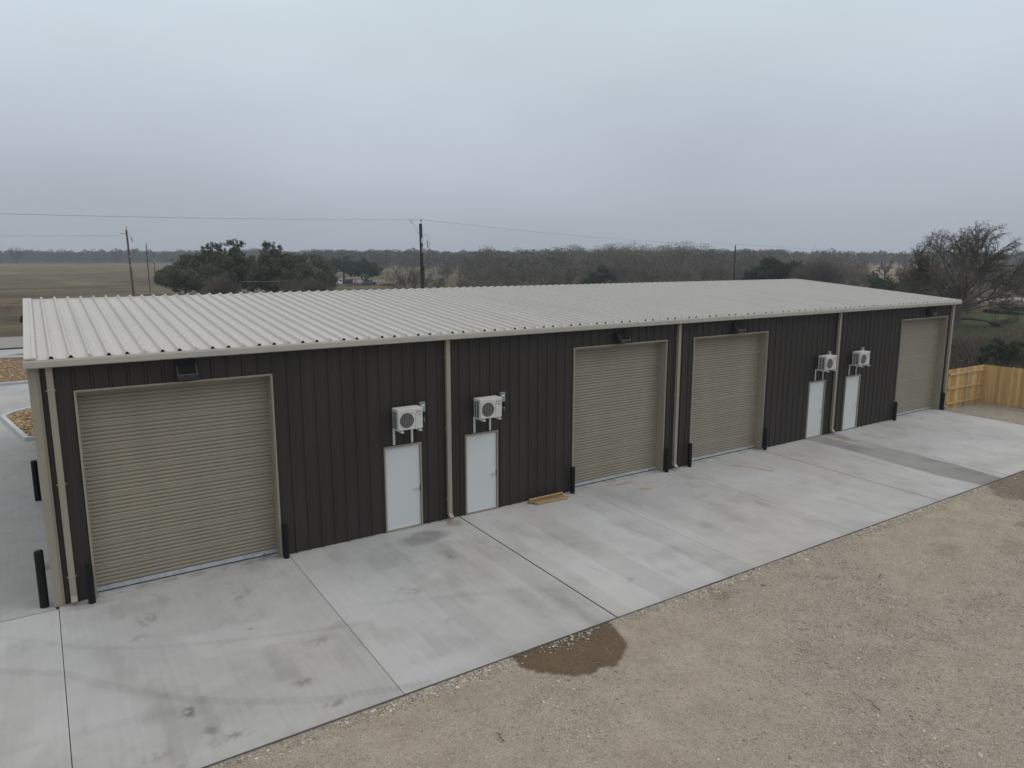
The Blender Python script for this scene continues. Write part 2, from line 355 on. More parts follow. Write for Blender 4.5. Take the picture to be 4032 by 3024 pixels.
def stain(x, y):
    dark = np.zeros(x.shape); rust = np.zeros(x.shape); lite = np.zeros(x.shape)
    n1 = fbm(x, y, 1.3, 4, 3); n2 = fbm(x, y, 6, 4, 11); n3 = fbm(x, y, 16, 3, 23)
    # screed bands, stronger in the second and fourth bays
    bi = np.floor((x + .05 * fbm(x, y, .6, 2, 2)) / .40).astype(int); br = _L[bi % 512, 7]
    amt = .05 + .16 * ((x > 4.6) & (x < 9)) + .12 * ((x > 9.1) & (x < 17)); amt = amt * sm(.2, 2.5, -y)
    lite += np.clip(br - .5, 0, 1) * amt * 2.6; dark += np.clip(.45 - br, 0, 1) * amt * 1.2
    dark += .10 * sm(.5, .75, n1) + .05 * sm(.52, .7, fbm(x, y, .5, 3, 31)); lite += .22 * sm(.52, .75, fbm(x, y, .45, 4, 57))
    pt = np.zeros(x.shape)
    for k_, (a_, b_) in enumerate(zip(JX[:-1], JX[1:])): pt += ((x >= a_) & (x < b_)) * (-.03, .03, .0, .04, -.02, .02, -.05, .07, .13, .03, .10, .06, .10, .12)[k_ % 14]
    lite += np.clip(pt, 0, 1) * (.6 + .8 * n1); dark += np.clip(-pt, 0, 1)
    br2 = _L[np.floor(y / 1.1).astype(int) % 512, (np.floor(x / 4.4).astype(int) + 40) % 512]; lite += .05 * br2 * sm(.4, .6, n1)
    dark += .10 * sm(.50, .64, fbm(x * 3.5, y * .6, 1.1, 4, 91)) * sm(.45, .6, n1)
    # tyre marks
    def tyre(pts, wd, a, tread=False):
        nonlocal dark
        d = pl_dist(x, y, arc(pts)); m = sm(wd, wd * .6, d) * a * .48 * (.6 + .8 * n2)
        if tread: m = m * (.65 + .35 * (np.abs((d / .035) % 1 - .5) > .22))
        dark += m
    tyre([(-3, .2), (-.9, -.75), (.3, -1.95), (1.16, -2.5), (2.22, -3.0), (3.53, -3.45), (4.32, -3.7), (4.9, -3.85)], .07, .20)
    tyre([(-2, -1.3), (.03, -2.7), (.7, -3.6), (1.72, -4.65), (2.76, -5.35), (3.54, -5.75), (5.0, -6.2)], .11, .30, True)
    tyre([(-1, -4.4), (.4, -4.6), (1.6, -4.75), (3.2, -4.3), (4.6, -3.5)], .13, .11)
    tyre([(4.6, -3.0), (6.3, -3.6), (8.0, -4.3), (9.0, -4.8)], .10, .10)
    tyre([(4.6, -4.3), (6.0, -3.0), (7.6, -2.2)], .06, .08)
    tyre([(9.3, -2.6), (11.5, -3.4), (13.1, -3.9)], .09, .07); tyre([(26, -4.6), (29, -4.9), (33, -4.4)], .12, .09)
    # footprints and mud scuffs
    for (cx, cy, rx, ry, a) in ((1.42, -1.5, .30, .30, .45), (1.25, -2.15, .2, .12, .45), (3.1, -1.45, .13, .5, .42), (3.35, -1.3, .12, .4, .34), (4.0, -4.0, .28, .16, .4), (3.3, -5.05, .2, .15, .6),
                            (1.6, -4.9, .16, .14, .75), (1.75, -5.55, .16, .16, .45), (2.0, -5.85, .32, .13, .6), (1.0, -5.7, .22, .16, .35), (3.55, -5.9, .2, .13, .55), (1.3, -6.1, .09, .06, .4), (4.55, -4.3, .1, .5, .25),
                            (6.25, -3.2, .22, .15, .45), (6.0, -2.9, .2, .2, .22), (6.3, -4.6, .16, .1, .45), (7.7, -2.1, .16, .12, .45), (6.9, -2.0, .2, .1, .25), (5.3, -2.0, .2, .3, .18),
                            (8.62, -4.9, .22, .8, .5), (8.05, -4.9, .25, .9, .42), (8.05, -3.3, .25, .9, .22), (8.95, -5.0, .25, .6, .22), (17.3, -1.3, .35, .16, .25), (15.9, -2.4, .4, .14, .22), (20.2, -3.8, .26, .13, .32), (12.4, -1.2, .3, .15, .22),
                            (20.6, -1.5, .3, .12, .22), (23.9, -3.0, .3, .15, .12), (27.9, -2.7, .4, .2, .12), (11.4, -4.2, .3, .2, .15), (10.4, -5.2, .2, .1, .3), (2.4, -.9, .04, .04, .9), (2.42, -1.02, .04, .04, .8), (3.0, -2.9, .035, .035, .8), (2.5, -3.2, .3, .06, .25)):
        d = np.hypot((x - cx) / rx, (y - cy) / ry); dark += sm(1.35, .2, d + .9 * (n2 - .5)) * a * (sm(.38, .62, n3) if rx * ry < .12 else .35 + .3 * n3) * .8
    # drain stain by first door and below the downpipes
    d = np.hypot((x - 7.55 - .3 * (y + .8)) / .72, (y + .8) / .52) + 1.3 * (n1 - .5); dark += .48 * sm(1.1, .45, d) * (.6 + .7 * n2); d = np.hypot((x - 7.75) / .35, (y + 1.9) / .9) + 1.3 * (n1 - .5); dark += .20 * sm(1.1, .3, d)
    d = np.hypot((x - 8.75) / .35, (y + .35) / .32) + .8 * (n2 - .5); dark += .25 * sm(1, .2, d); rust += .22 * sm(1, .2, d)
    d = np.hypot((x - .55) / .6, (y + .28) / .22) + .8 * (n2 - .5); dark += .25 * sm(1, .2, d)
    d = np.hypot((x - 16.95) / .3, (y + .25) / .2) + .8 * (n2 - .5); dark += .25 * sm(1, .2, d)
    # wet run-off from the third downpipe down to the slab edge
    c0 = 25.05 + .05 * y; half = .95 + .10 * np.sin(y * 1.1) + .03 * y
    e = np.abs(x - c0) / half + .35 * (n1 - .5) + .10 * (n2 - .5)
    m = sm(1.06, .90, e) * (.40 + .12 * n1 + .16 * sm(-3.0, -6.2, y)); inner = sm(.7, .3, np.abs(x - 25.45) / .55 + .8 * (n1 - .5)) * sm(-2.9, -1.2, y) * sm(.2, -.5, y); dark += m * (1 - .75 * inner)
    d = np.hypot((x - 25.55) / .33, (y + .75) / .65) + .8 * (n2 - .5); dark += .40 * sm(1, .3, d); rust += .25 * sm(1, .3, d)
    # rust
    for pts, wd, a in (([(19.05, -.78), (19.25, -1.0), (19.7, -1.9)], .07, .8), ([(14.45, -.30), (15.0, -.28)], .10, .65), ([(15.35, -.62), (15.6, -.7)], .10, .35), ([(14.8, -.95), (15.05, -1.05)], .13, .5), ([(15.7, -1.1), (15.85, -1.2)], .07, .3),
                       ([(1.55, -.42), (1.7, -.5)], .06, .3), ([(3.0, -.75), (3.1, -.8)], .06, .25), ([(20.25, -3.8), (20.5, -3.7)], .12, .22), ([(16.0, -2.3), (16.3, -2.3)], .1, .2), ([(6.6, -6.2), (6.75, -6.22)], .04, .4)):
        d = pl_dist(x, y, pts); rust += sm(wd, 0, d + .05 * (n3 - .5)) * a * (.4 + .9 * n2)
    # light patch in front of the first door, pale line along the sill
    d = np.maximum(np.abs((x - 2.75) * .9 + (y + 3.1) * .25) / .75, np.abs(y + 3.1 + .15 * (x - 2.7)) / .5) + .25 * (n1 - .5); lite += .22 * sm(1.05, .85, d)
    for a0, a1 in ((.66, 4.42), (12.89, 16.62), (17.83, 21.58), (30.36, 34.17)):
        lite += .55 * ((x > a0) & (x < a1)) * sm(.012, .004, np.abs(y + .035 + .008 * np.sin(x * 9) + .02 * (n2 - .5))) * (n1 > .42)
        lite += .12 * ((x > a0) & (x < a1)) * sm(-.05, .0, y)
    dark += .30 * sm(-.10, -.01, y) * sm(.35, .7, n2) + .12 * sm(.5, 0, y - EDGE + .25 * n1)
    return np.stack([np.clip(dark, 0, .92), np.clip(rust * 1.5, 0, .9), np.clip(lite, 0, .9), np.ones(x.shape)], -1)
VV, FF, CC, MI = [], [], [], []; nv = 0
def addgrid(x0, x1, y0, y1, st, y_end=EDGE):
    global nv
    nx = max(2, int((x1 - x0) / st) + 1); ny = max(2, int((y1 - y0) / st) + 1)
    gx, gy = np.meshgrid(np.linspace(x0, x1, nx), np.linspace(y0, y1, ny)); gz = slope(gy)
    P = np.stack([gx, gy, gz], -1).reshape(-1, 3); C = stain(gx.ravel(), gy.ravel())
    a = np.arange(nx - 1)[None] + np.arange(ny - 1)[:, None] * nx; Fq = np.stack([a, a + 1, a + nx + 1, a + nx], -1).reshape(-1, 4) + nv
    VV.append(P); CC.append(C); FF.append(Fq); MI.append(np.zeros(len(Fq), int)); nv += len(P)
    c = [(x0, y0), (x1, y0), (x1, y1), (x0, y1)]       # skirt
    for (ax, ay), (bx, by) in zip(c, c[1:] + c[:1]):
        q = np.array([(ax, ay, slope(ay)), (bx, by, slope(by)), (bx, by, slope(by) - .14), (ax, ay, slope(ay) - .14)])
        VV.append(q); CC.append(np.tile([.8, 0, 0, 1], (4, 1))); FF.append(np.array([[nv, nv + 3, nv + 2, nv + 1]])); MI.append(np.array([0])); nv += 4
for a0, a1 in zip(JX[:-1], JX[1:]):
    g0 = WIDE.get(a0, .005); g1 = WIDE.get(a1, .005)
    if a1 > -5: addgrid(a0 + g0, a1 - g1, EDGE, .28 if a0 >= 0 else -.15, .035 if a0 < 18 else .05)
    else: addgrid(a0 + g0, a1 - g1, EDGE, -.15, .3)
q = np.array([(-26, EDGE + .02, slope(EDGE) - .03), (34.08, EDGE + .02, slope(EDGE) - .03), (34.08, 0, -.03), (-26, 0, -.03)]); VV.append(q); CC.append(np.tile([0, 0, 0, 1], (4, 1))); FF.append(np.array([[nv, nv + 1, nv + 2, nv + 3]])); MI.append(np.array([1])); nv += 4
tag(npmesh('concrete_apron', np.concatenate(VV), np.concatenate(FF), [M['concrete'], M['joint']], col=np.concatenate(CC), mi=np.concatenate(MI)), kind='structure')

# ---- drive and parking concrete left of and behind the building
mb = MB()
ys = [-.13, 5.2, 10.4, 15.9, 23.8, 31.2]
for x0, x1 in ((-24, -18), (-18, -12), (-12, -6.0), (-6.0, -.012)):
    for y0, y1 in zip(ys[:-1], ys[1:]): mb.box(x0 + .005, x1 - .005, y0 + .006, y1 - .006, -.15, 0)
for x0, x1 in ((-.012, 8), (8, 16), (16, 24), (24, 32), (32, 36)):
    for y0, y1 in ((16.0, 23.8), (23.8, 31.2)): mb.box(x0 + .005, x1 - .005, y0 + .006, y1 - .006, -.15, 0)
mb.box(-24, 36, -.1, 31.1, -.30, -.16, 1)
for x0, x1 in ((-24, -12), (-12, -.5), (-.5, 12), (12, 24), (24, 36)): mb.box(x0 + .005, x1 - .005, 46.6, 50.3, -.15, -.005)
tag(mb.build('parking_drive', [M['concrete_plain'], M['joint']]), kind='structure')

# ---- road behind, side road far right
def strip(name, pts, wdt, mat, dz, st=3):
    P = []
    for (ax, ay), (bx, by) in zip(pts[:-1], pts[1:]):
        n = max(1, int(math.hypot(bx - ax, by - ay) / st)); P += [(ax + (bx - ax) * t / n, ay + (by - ay) * t / n) for t in range(n)]
    P.append(pts[-1]); P = np.array(P); T = np.gradient(P, axis=0); T /= np.linalg.norm(T, axis=1)[:, None]; N = np.stack([-T[:, 1], T[:, 0]], -1)
    rows = []
    for s_ in (-.5, -.25, 0, .25, .5):
        q = P + N * s_ * wdt; rows.append(np.stack([q[:, 0], q[:, 1], hgt(q[:, 0], q[:, 1]) + dz], -1))
    V = np.concatenate(rows); n = len(P); F = [(r_ * n + i_, r_ * n + i_ + 1, (r_ + 1) * n + i_ + 1, (r_ + 1) * n + i_) for r_ in range(4) for i_ in range(n - 1)]
    return tag(npmesh(name, V, F, mat), kind='structure')
strip('road', [(-160, 53), (-60, 55.8), (60, 55.8), (100, 52), (138, 46.0), (160, 45.0), (220, 46.5), (300, 52)], 9.6, M['asphalt'], .06)

# ---- kerbed rock beds
def bed(poly, hgt_=.14, cw=.17):
    P = [Vector(p) for p in poly]; n = len(P); inner = []
    for i in range(n):
        a = (P[i] - P[i - 1]).normalized(); b = (P[(i + 1) % n] - P[i]).normalized()
        na_ = Vector((-a.y, a.x)); nb = Vector((-b.y, b.x)); m = (na_ + nb).normalized(); inner.append(P[i] + m * cw / max(.4, m.dot(na_)))
    mb = MB(); v = [(p.x, p.y, -.02) for p in P] + [(p.x, p.y, hgt_) for p in P] + [(p.x, p.y, hgt_) for p in inner] + [(p.x, p.y, -.02) for p in inner]
    f = []
    for i in range(n):
        j = (i + 1) % n; f += [(i, j, j + n, i + n), (i + n, j + n, j + 2 * n, i + 2 * n), (i + 2 * n, j + 2 * n, j + 3 * n, i + 3 * n)]
    mb.add(v, f); o = mb.build('kerb', M['kerb'], bevel=.02); tag(o, kind='structure')
    mb = MB(); mb.add([(p.x, p.y, .07) for p in inner], [tuple(range(n))]); o = mb.build('rock_bed', M['rock']); tag(o, kind='structure')
bed([(-.62, 16.05), (6, 16.05), (9, 24.0), (.3, 23.4), (-.5, 22.9), (-1.25, 22.0), (-1.5, 21.2)])
bed([(-26, 31.3), (10, 31.3), (11, 46.4), (-.5, 46.4), (-2.6, 45.4), (-8, 45.3), (-26, 45.3)])
mb = MB(); mb.tube([(-26, 43.6, .18), (-2.6, 43.6, .18), (2.5, 41.4, .18)], .15, 6); tag(mb.build('kerb', M['kerb']), kind='structure')
# rocks lying on the beds
def stones(name, px, py, pz, r, cols, mat, flat=.6):
    n = len(px); base = np.array([(1, 0, 0), (-1, 0, 0), (0, 1, 0), (0, -1, 0), (0, 0, 1), (0, 0, -1)], float)
    F0 = np.array([(0, 2, 4), (2, 1, 4), (1, 3, 4), (3, 0, 4), (2, 0, 5), (1, 2, 5), (3, 1, 5), (0, 3, 5)])
    a = rng.random(n) * 6.28; sc = r[:, None] * (.65 + .7 * rng.random((n, 3))); sc[:, 2] *= flat
    J = base[None] * (.75 + .5 * rng.random((n, 6, 1))) * sc[:, None] + .18 * r[:, None, None] * (rng.random((n, 6, 3)) - .5)
    c, s_ = np.cos(a)[:, None], np.sin(a)[:, None]
    P = np.stack([J[..., 0] * c - J[..., 1] * s_ + px[:, None], J[..., 0] * s_ + J[..., 1] * c + py[:, None], J[..., 2] + pz[:, None]], -1)
    F = (F0[None] + 6 * np.arange(n)[:, None, None]).reshape(-1, 3)
    C = np.repeat(np.concatenate([cols, np.ones((n, 1))], 1), 6, 0)
    return npmesh(name, P.reshape(-1, 3), F, mat, col=C)
def pal(n, a, b, lo=.7, hi=1.2):
    t = rng.random((n, 1)); return (np.array(a) * (1 - t) + np.array(b) * t) * (lo + (hi - lo) * rng.random((n, 1)))
n = 5200; px = np.concatenate([rng.uniform(-1.3, 3, 1800), rng.uniform(-9, 8, n - 1800)]); py = np.concatenate([rng.uniform(16.3, 23.2, 1800), rng.uniform(31.6, 45.2, n - 1800)])
ok = ~((py < 24) & (px < -1.3 + (21.2 - py) * .17)) & ~((py > 21.2) & (py < 24) & (px < -1.25 + (py - 21.2) * .7))
px, py = px[ok], py[ok]; n = len(px)
tag(stones('bed_rocks', px, py, np.full(n, .09), rng.uniform(.04, .10, n), pal(n, (.30, .18, .09), (.48, .36, .23)), M['stone']), 'loose brown river rocks covering the kerbed planting beds', 'rocks', kind='stuff')

# ---- gravel yard
def puddles(x, y):
    n1 = fbm(x, y, 2.2, 4, 3); n2 = fbm(x, y, 9, 3, 8)
    e = np.hypot((x - 7.75) / 1.15, (y + 6.30) / 1.12) + .30 * (n1 - .5) + .10 * (n2 - .5); wet = sm(1.03, .97, e)
    e = np.hypot((x - 25.6) / 2.1, (y + 7.1) / 1.0) + .5 * (n1 - .5) + .15 * (n2 - .5); wet = np.maximum(wet, .72 * sm(1.05, .9, e))
    ol = np.zeros(x.shape)
    for cx, cy, rx, ry, a in ((11.6, -6.75, .5, .28, .7), (18.0, -8.1, .6, .3, .55), (19.6, -8.9, .7, .25, .45), (20.6, -8.0, .6, .25, .35), (11.0, -9.0, .5, .5, .2), (13.4, -9.2, .7, .6, .25)):
        ol = np.maximum(ol, a * sm(1.3, .0, np.hypot((x - cx) / rx, (y - cy) / ry) + 2.2 * (n1 - .5)) * (.4 + .9 * n2))
    rust = sm(1, .3, np.hypot((x - 21.4) / .35, (y + 8.4) / .22) + .8 * (n2 - .5))
    grey = sm(.44, .60, fbm(x, y, .33, 5, 41) + .10 * sm(10, 16, x) + .08 * sm(-9.5, -12, y) - .03); grey = np.clip(.75 * grey + .75 * sm(-8.2, -11.5, y + .22 * (x - 8) * 0 - .10 * (x - 12) + 4.5 * (fbm(x, y, .28, 4, 63) - .5)), 0, 1); grey = np.maximum(grey, sm(.32, .05, EDGE - y + .25 * (n1 - .5)))
    grey = np.clip(grey * (.25 + 1.5 * fbm(x, y, 2.6, 4, 77)), 0, 1)
    return wet, ol * .75, grey * .8, rust
GZ = slope(EDGE) - .030
VV, FF, CC = [], [], []; nv = 0
def ggrid(x0, x1, y0, y1, st):
    global nv
    nx = int((x1 - x0) / st) + 1; ny = int((y1 - y0) / st) + 1; gx, gy = np.meshgrid(np.linspace(x0, x1, nx), np.linspace(y0, y1, ny))
    wet, ol, grey, rust = puddles(gx, gy); z = GZ + .035 * (fbm(gx, gy, .8, 4, 5) - .5) + .02 * grey * (fbm(gx, gy, 9, 3, 9) - .5) - .01 * wet
    z = z + .09 * sm(-6.0, -1.5, gy) * sm(33, 35, gx)
    e = sm(0, .4, np.minimum.reduce([gx - x0, x1 - gx, gy - y0, y1 - gy])); 
    P = np.stack([gx, gy, z], -1).reshape(-1, 3); a = np.arange(nx - 1)[None] + np.arange(ny - 1)[:, None] * nx
    VV.append(P); FF.append(np.stack([a, a + 1, a + nx + 1, a + nx], -1).reshape(-1, 4) + nv); nv += len(P)
    CC.append(np.stack([wet, np.clip(ol + .5 * rust, 0, 1), grey, np.ones(wet.shape)], -1).reshape(-1, 4))
ggrid(-2, 24, -14, EDGE, .05); ggrid(24, 37.9, -14, EDGE, .08); ggrid(-30, 37.9, -44, -14, .5); ggrid(-30, -2, -14, EDGE, .4); ggrid(34.1, 37.9, EDGE, -.02, .08)
tag(npmesh('gravel_yard', np.concatenate(VV), np.concatenate(FF), M['gravel'], col=np.concatenate(CC), smooth=True), kind='structure')
# loose stones: a line along the slab edge, drifts in the grey patches, sparse elsewhere
N = 230000; px = rng.uniform(-1.5, 26, N); py = rng.uniform(-13.5, EDGE - .02, N)
wet, ol, grey, rust = puddles(px, py); keep = rng.random(N) < (.05 + .55 * grey ** 1.5) * (1 - .85 * wet); px, py = px[keep], py[keep]
n2 = 16000; ex = rng.uniform(-2, 33.8, n2); ey = EDGE - .03 - np.abs(rng.normal(0, .14, n2)); w2 = puddles(ex, ey)[0]; kk = (rng.random(n2) < .12 + .88 * sm(.42, .6, fbm(ex, ey * 0, .9, 3, 3))) & ((w2 < .3) | (rng.random(n2) < .3)); ex, ey = ex[kk], ey[kk]
n3 = 2500; gx3 = rng.uniform(34.2, 37.7, n3); gy3 = rng.uniform(-6, -.2, n3)
px = np.concatenate([px, ex, gx3]); py = np.concatenate([py, ey, gy3]); n = len(px)
r_ = (1 + 1.2 * (rng.random(n) > .997)) * rng.uniform(.006, .0165, n) * (1 + .9 * (rng.random(n) > .93) + .9 * (rng.random(n) > .985)); r_[len(px) - n3 - len(ex):len(px) - n3] *= 1.5
tag(stones('gravel_stones', px, py, GZ + .035 * (fbm(px, py, .8, 4, 5) - .5) + .002 + .09 * sm(-6.0, -1.5, py) * sm(33, 35, px), r_, pal(n, (.31, .265, .205), (.56, .515, .45), .55, 1.25), M['stone']),
    'loose pale gravel stones scattered over the tan yard', 'gravel', kind='stuff')
print('gravel stones', n)

#@@BUILDING
#@@SITE
#@@PLANTS
#@@FAR
# ================================================================== BUILDING
L, DEP, YR, ZR, ZE, YE = 34.67, 15.95, 7.974, 5.655, 4.928, -.26
RS, R0 = .3145, .36
SL = (ZR - ZE) / (YR - YE)
RU = [(.66, 4.42), (12.89, 16.62), (17.83, 21.58), (30.36, 34.17)]; HT = 4.273
DO = [6.995, 9.293, 24.19, 26.555]; DW = 1.016; DH = 2.20
DSX = [.30, 8.78, 17.09, 25.79, 34.44]
bld = empty('metal_building', (0, 0, 0), 0, 'long dark bronze metal building with a pale ribbed roof and four roll-up doors', 'building')
def prof(x0, x1, hr=.032, bw=.036, tw=.014, r0=R0, minor=.004):
    """ribbed sheet profile: list of (x, height)"""
    p = []; k0 = int(math.floor((x0 - r0) / RS)) - 1; k1 = int(math.ceil((x1 - r0) / RS)) + 1
    for k in range(k0, k1 + 1):
        c = r0 + k * RS
        p += [(c - bw, 0), (c - tw, hr), (c + tw, hr), (c + bw, 0)]
        for m in (.37, .63):
            q = c + RS * m; p += [(q - .014, 0), (q - .007, minor), (q + .007, minor), (q + .014, 0)]
    def H(x):
        for (a, ha), (b, hb) in zip(p[:-1], p[1:]):
            if a <= x <= b: return ha + (hb - ha) * (x - a) / max(b - a, 1e-9)
        return 0
    return [(x0, H(x0))] + [q for q in p if x0 < q[0] < x1] + [(x1, H(x1))]
def panel(mb, x0, x1, z0, z1, T):
    """sheet in local (s, out, z) turned into world by T"""
    P = prof(x0, x1); zt = z1 if callable(z1) else (lambda s: z1); n = len(P)
    v = [T(s, h, z0) for s, h in P] + [T(s, h, zt(s)) for s, h in P]
    mb.add(v, [(i_, i_ + 1, n + i_ + 1, n + i_) for i_ in range(n - 1)])
TF = lambda s, h, z: (s, -h, z)
TB = lambda s, h, z: (s, DEP + h, z)
TL = lambda s, h, z: (-h, s, z)
TR_ = lambda s, h, z: (L + h, s, z)
op = sorted([(a + .03, b - .03, HT - .03) for a, b in RU] + [(d + .03, d + DW - .03, DH - .03) for d in DO])
mb = MB(); x = 0.0
for a, b, t in op:
    panel(mb, x, a, .012, 4.80, TF); panel(mb, a, b, t, 4.80, TF); x = b
panel(mb, x, L, .012, 4.80, TF); mb.build('front_wall', M['wall'], bld)
mb = MB(); panel(mb, 0, L, .012, 4.80, TB); mb.build('back_wall', M['wall'], bld)
gz = lambda s: 4.86 + SL * (s if s < YR else 2 * YR - s)
for T, nm in ((TL, 'side_wall'), (TR_, 'side_wall')):
    mb = MB(); panel(mb, 0, YR, .012, gz, T); panel(mb, YR, DEP, .012, gz, T); mb.build(nm, M['wall'], bld)
mb = MB(); mb.box(.02, L - .02, .30, DEP - .02, -.2, .002); mb.build('foundation', M['concrete_plain'], bld)
# base angle along the slab
# roof sheets
def zroof(y): return ZE + SL * ((y - YE) if y <= YR else (2 * YR - YE - y))
XA, XB = .06, L - .04
P = prof(XA, XB, .055, .048, .015, R0, .004)
mb = MB(); n = len(P)
yl = [-.235, 2, 4, 6, YR]
for sgn in (0, 1):
    ys_ = yl if not sgn else [2 * YR - q for q in yl]
    v = [(s, y, zroof(y) + h) for y in ys_ for s, h in P]
    mb.add(v, [(r_ * n + i_, r_ * n + i_ + 1, (r_ + 1) * n + i_ + 1, (r_ + 1) * n + i_) for r_ in range(len(ys_) - 1) for i_ in range(n - 1)])
ribs = [R0 + k_ * RS for k_ in range(0, int((XB - R0) / RS))]
for i_, c in enumerate(ribs):
    if i_ % 3 == 2: z = zroof(-.235); mb.add([(c - .048, -.2365, z - .001), (c + .048, -.2365, z - .001), (c + .015, -.2365, z + .055), (c - .015, -.2365, z + .055)], [(0, 1, 2, 3)], 0)
for i_, c in enumerate(ribs):                           # open rib ends at the eave, closed at the panel laps
    if i_ % 3 != 2:
        z = zroof(-.235); mb.add([(c - .034, -.238, z + .004), (c + .034, -.238, z + .004), (c + .015, -.238, z + .048), (c - .015, -.238, z + .048)], [(0, 1, 2, 3)], 2)
def screw(mb, x, y, z, r=.013):
    mb.add([(x - r, y - r, z), (x + r, y - r, z), (x + r, y + r, z), (x - r, y + r, z), (x, y, z + .010)], [(0, 1, 4), (1, 2, 4), (2, 3, 4), (3, 0, 4)], 1)
for y in (-.12, 1.35, 2.9, 4.45, 6.0, 7.55):
    for i_, c in enumerate(ribs):
        screw(mb, c + .072, y, zroof(y) + .001)
        if y < 0 or i_ % 3 == 2: screw(mb, c - .072, y, zroof(y) + .001)
for i_, c in enumerate(ribs):
    if i_ % 3 == 2:
        y = -.15
        while y < YR - .2: screw(mb, c + .004, y, zroof(y) + .055); y += .5
y = 0
while y < YR - .2: screw(mb, .145, y, zroof(y) + .028); y += .5
roof = mb.build('roof', [M['roof'], M['screw'], M['rubber']], bld)
mb = MB()
P2 = prof(XA + .02, XB - .02, .057, .051, .018, R0, 0); n = len(P2)
for s_ in (0, 1):
    yy = [YR - .16, YR] if not s_ else [YR + .16, YR]
    v = [(s, y, zroof(y) + h + (.008 if abs(y - YR) > .01 else .018)) for y in yy for s, h in P2] + [(s, yy[0], zroof(yy[0]) + h + .001) for s, h in P2]
    mb.add(v, [(i_, i_ + 1, n + i_ + 1, n + i_) for i_ in range(n - 1)] + [(i_, i_ + 1, 2 * n + i_ + 1, 2 * n + i_) for i_ in range(n - 1)])
mb.build('ridge_cap', M['roof'], roof)
for x0, x1, xo in ((-.065, .125, -.065), (L - .07, L + .10, L + .10)):
    mb = MB()
    for s_ in (0, 1):
        ya, yb = (YE - .005, YR) if not s_ else (2 * YR - YE + .005, YR)
        t = .012; xi = x1 if xo == x0 else x0
        v = []
        for y in (ya, yb):
            z = zroof(y) + .048; v += [(xo, y, z), (xi, y, z), (xi, y, z - .030), (xo, y, z - .165), (xo + (.02 if xo == x0 else -.02), y, z - .165), (xo + (.02 if xo == x0 else -.02), y, z - .03)]
        f = [(i_, (i_ + 1) % 6, (i_ + 1) % 6 + 6, i_ + 6) for i_ in (0, 1, 2, 3, 4, 5) if i_ != 2]; f.append((2, 5, 11, 8)); mb.add(v, f); mb.add(v[:6], [(0, 1, 2, 5), (0, 5, 4, 3)])
    mb.build('rake_trim', M['roof'], roof)
# gutters front and back
for sg in (0, 1):
    mb = MB(); pr = [(YE + .045, ZE + .004), (YE, ZE + .006), (YE - .012, ZE - .035), (YE - .004, ZE - .135), (YE + .03, ZE - .155), (-.002, ZE - .165), (-.002, ZE - .08), (YE + .045, ZE - .05)]
    if sg: pr = [(2 * YR - a, b) for a, b in pr]
    m_ = len(pr); x0, x1 = -.085, L + .12
    mb.add([(x0, a, b) for a, b in pr] + [(x1, a, b) for a, b in pr], [(i_, (i_ + 1) % m_, (i_ + 1) % m_ + m_, i_ + m_) for i_ in range(m_)] + [tuple(range(m_)), tuple(range(m_, 2 * m_))])
    mb.build('gutter', M['gutter'], bld)
# corner trims
for x0, d in ((0, 1), (L, -1)):
    for yb, dy in ((0, -1), (DEP, 1)):
        mb = MB(); a = sorted((x0 - d * .040, x0 + d * .105)); yy = sorted((yb, yb + dy * .046)); mb.box(*a, *yy, .005, 4.775)
        a = sorted((x0 + d * .105, x0 + d * .145)); yy = sorted((yb, yb + dy * .026)); mb.box(*a, *yy, .005, 4.775)
        a = sorted((x0 - d * .0402, x0 - d * .002)); yy = sorted((yb - dy * .002, yb - dy * .13)); mb.box(*a, *yy, .005, 4.775)
        mb.build('corner_trim', M['trim'], bld)
# downpipes
for i_, c in enumerate(DSX):
    mb = MB(); w_ = .056; pr = [(-.035, 4.79), (-.035, .16), (-.17, .05), (-.215, .10), (-.125, .19), (-.125, 4.79)]
    m_ = len(pr); mb.add([(c - w_, a, b) for a, b in pr] + [(c + w_, a, b) for a, b in pr], [(k_, (k_ + 1) % m_, (k_ + 1) % m_ + m_, k_ + m_) for k_ in range(m_)] + [(0, 1, 4, 5), (1, 2, 3, 4), (m_, m_ + 1, m_ + 4, m_ + 5), (m_ + 1, m_ + 2, m_ + 3, m_ + 4)])
    o = mb.build('downpipe', M['trim'], bld)
    for z in (.55, 2.45, 4.3): mb = MB(); mb.box(c - .085, c + .085, -.045, -.033, z, z + .03); mb.box(c - .0575, c + .0575, -.127, -.04, z, z + .03); mb.build('strap', M['trim'], o)
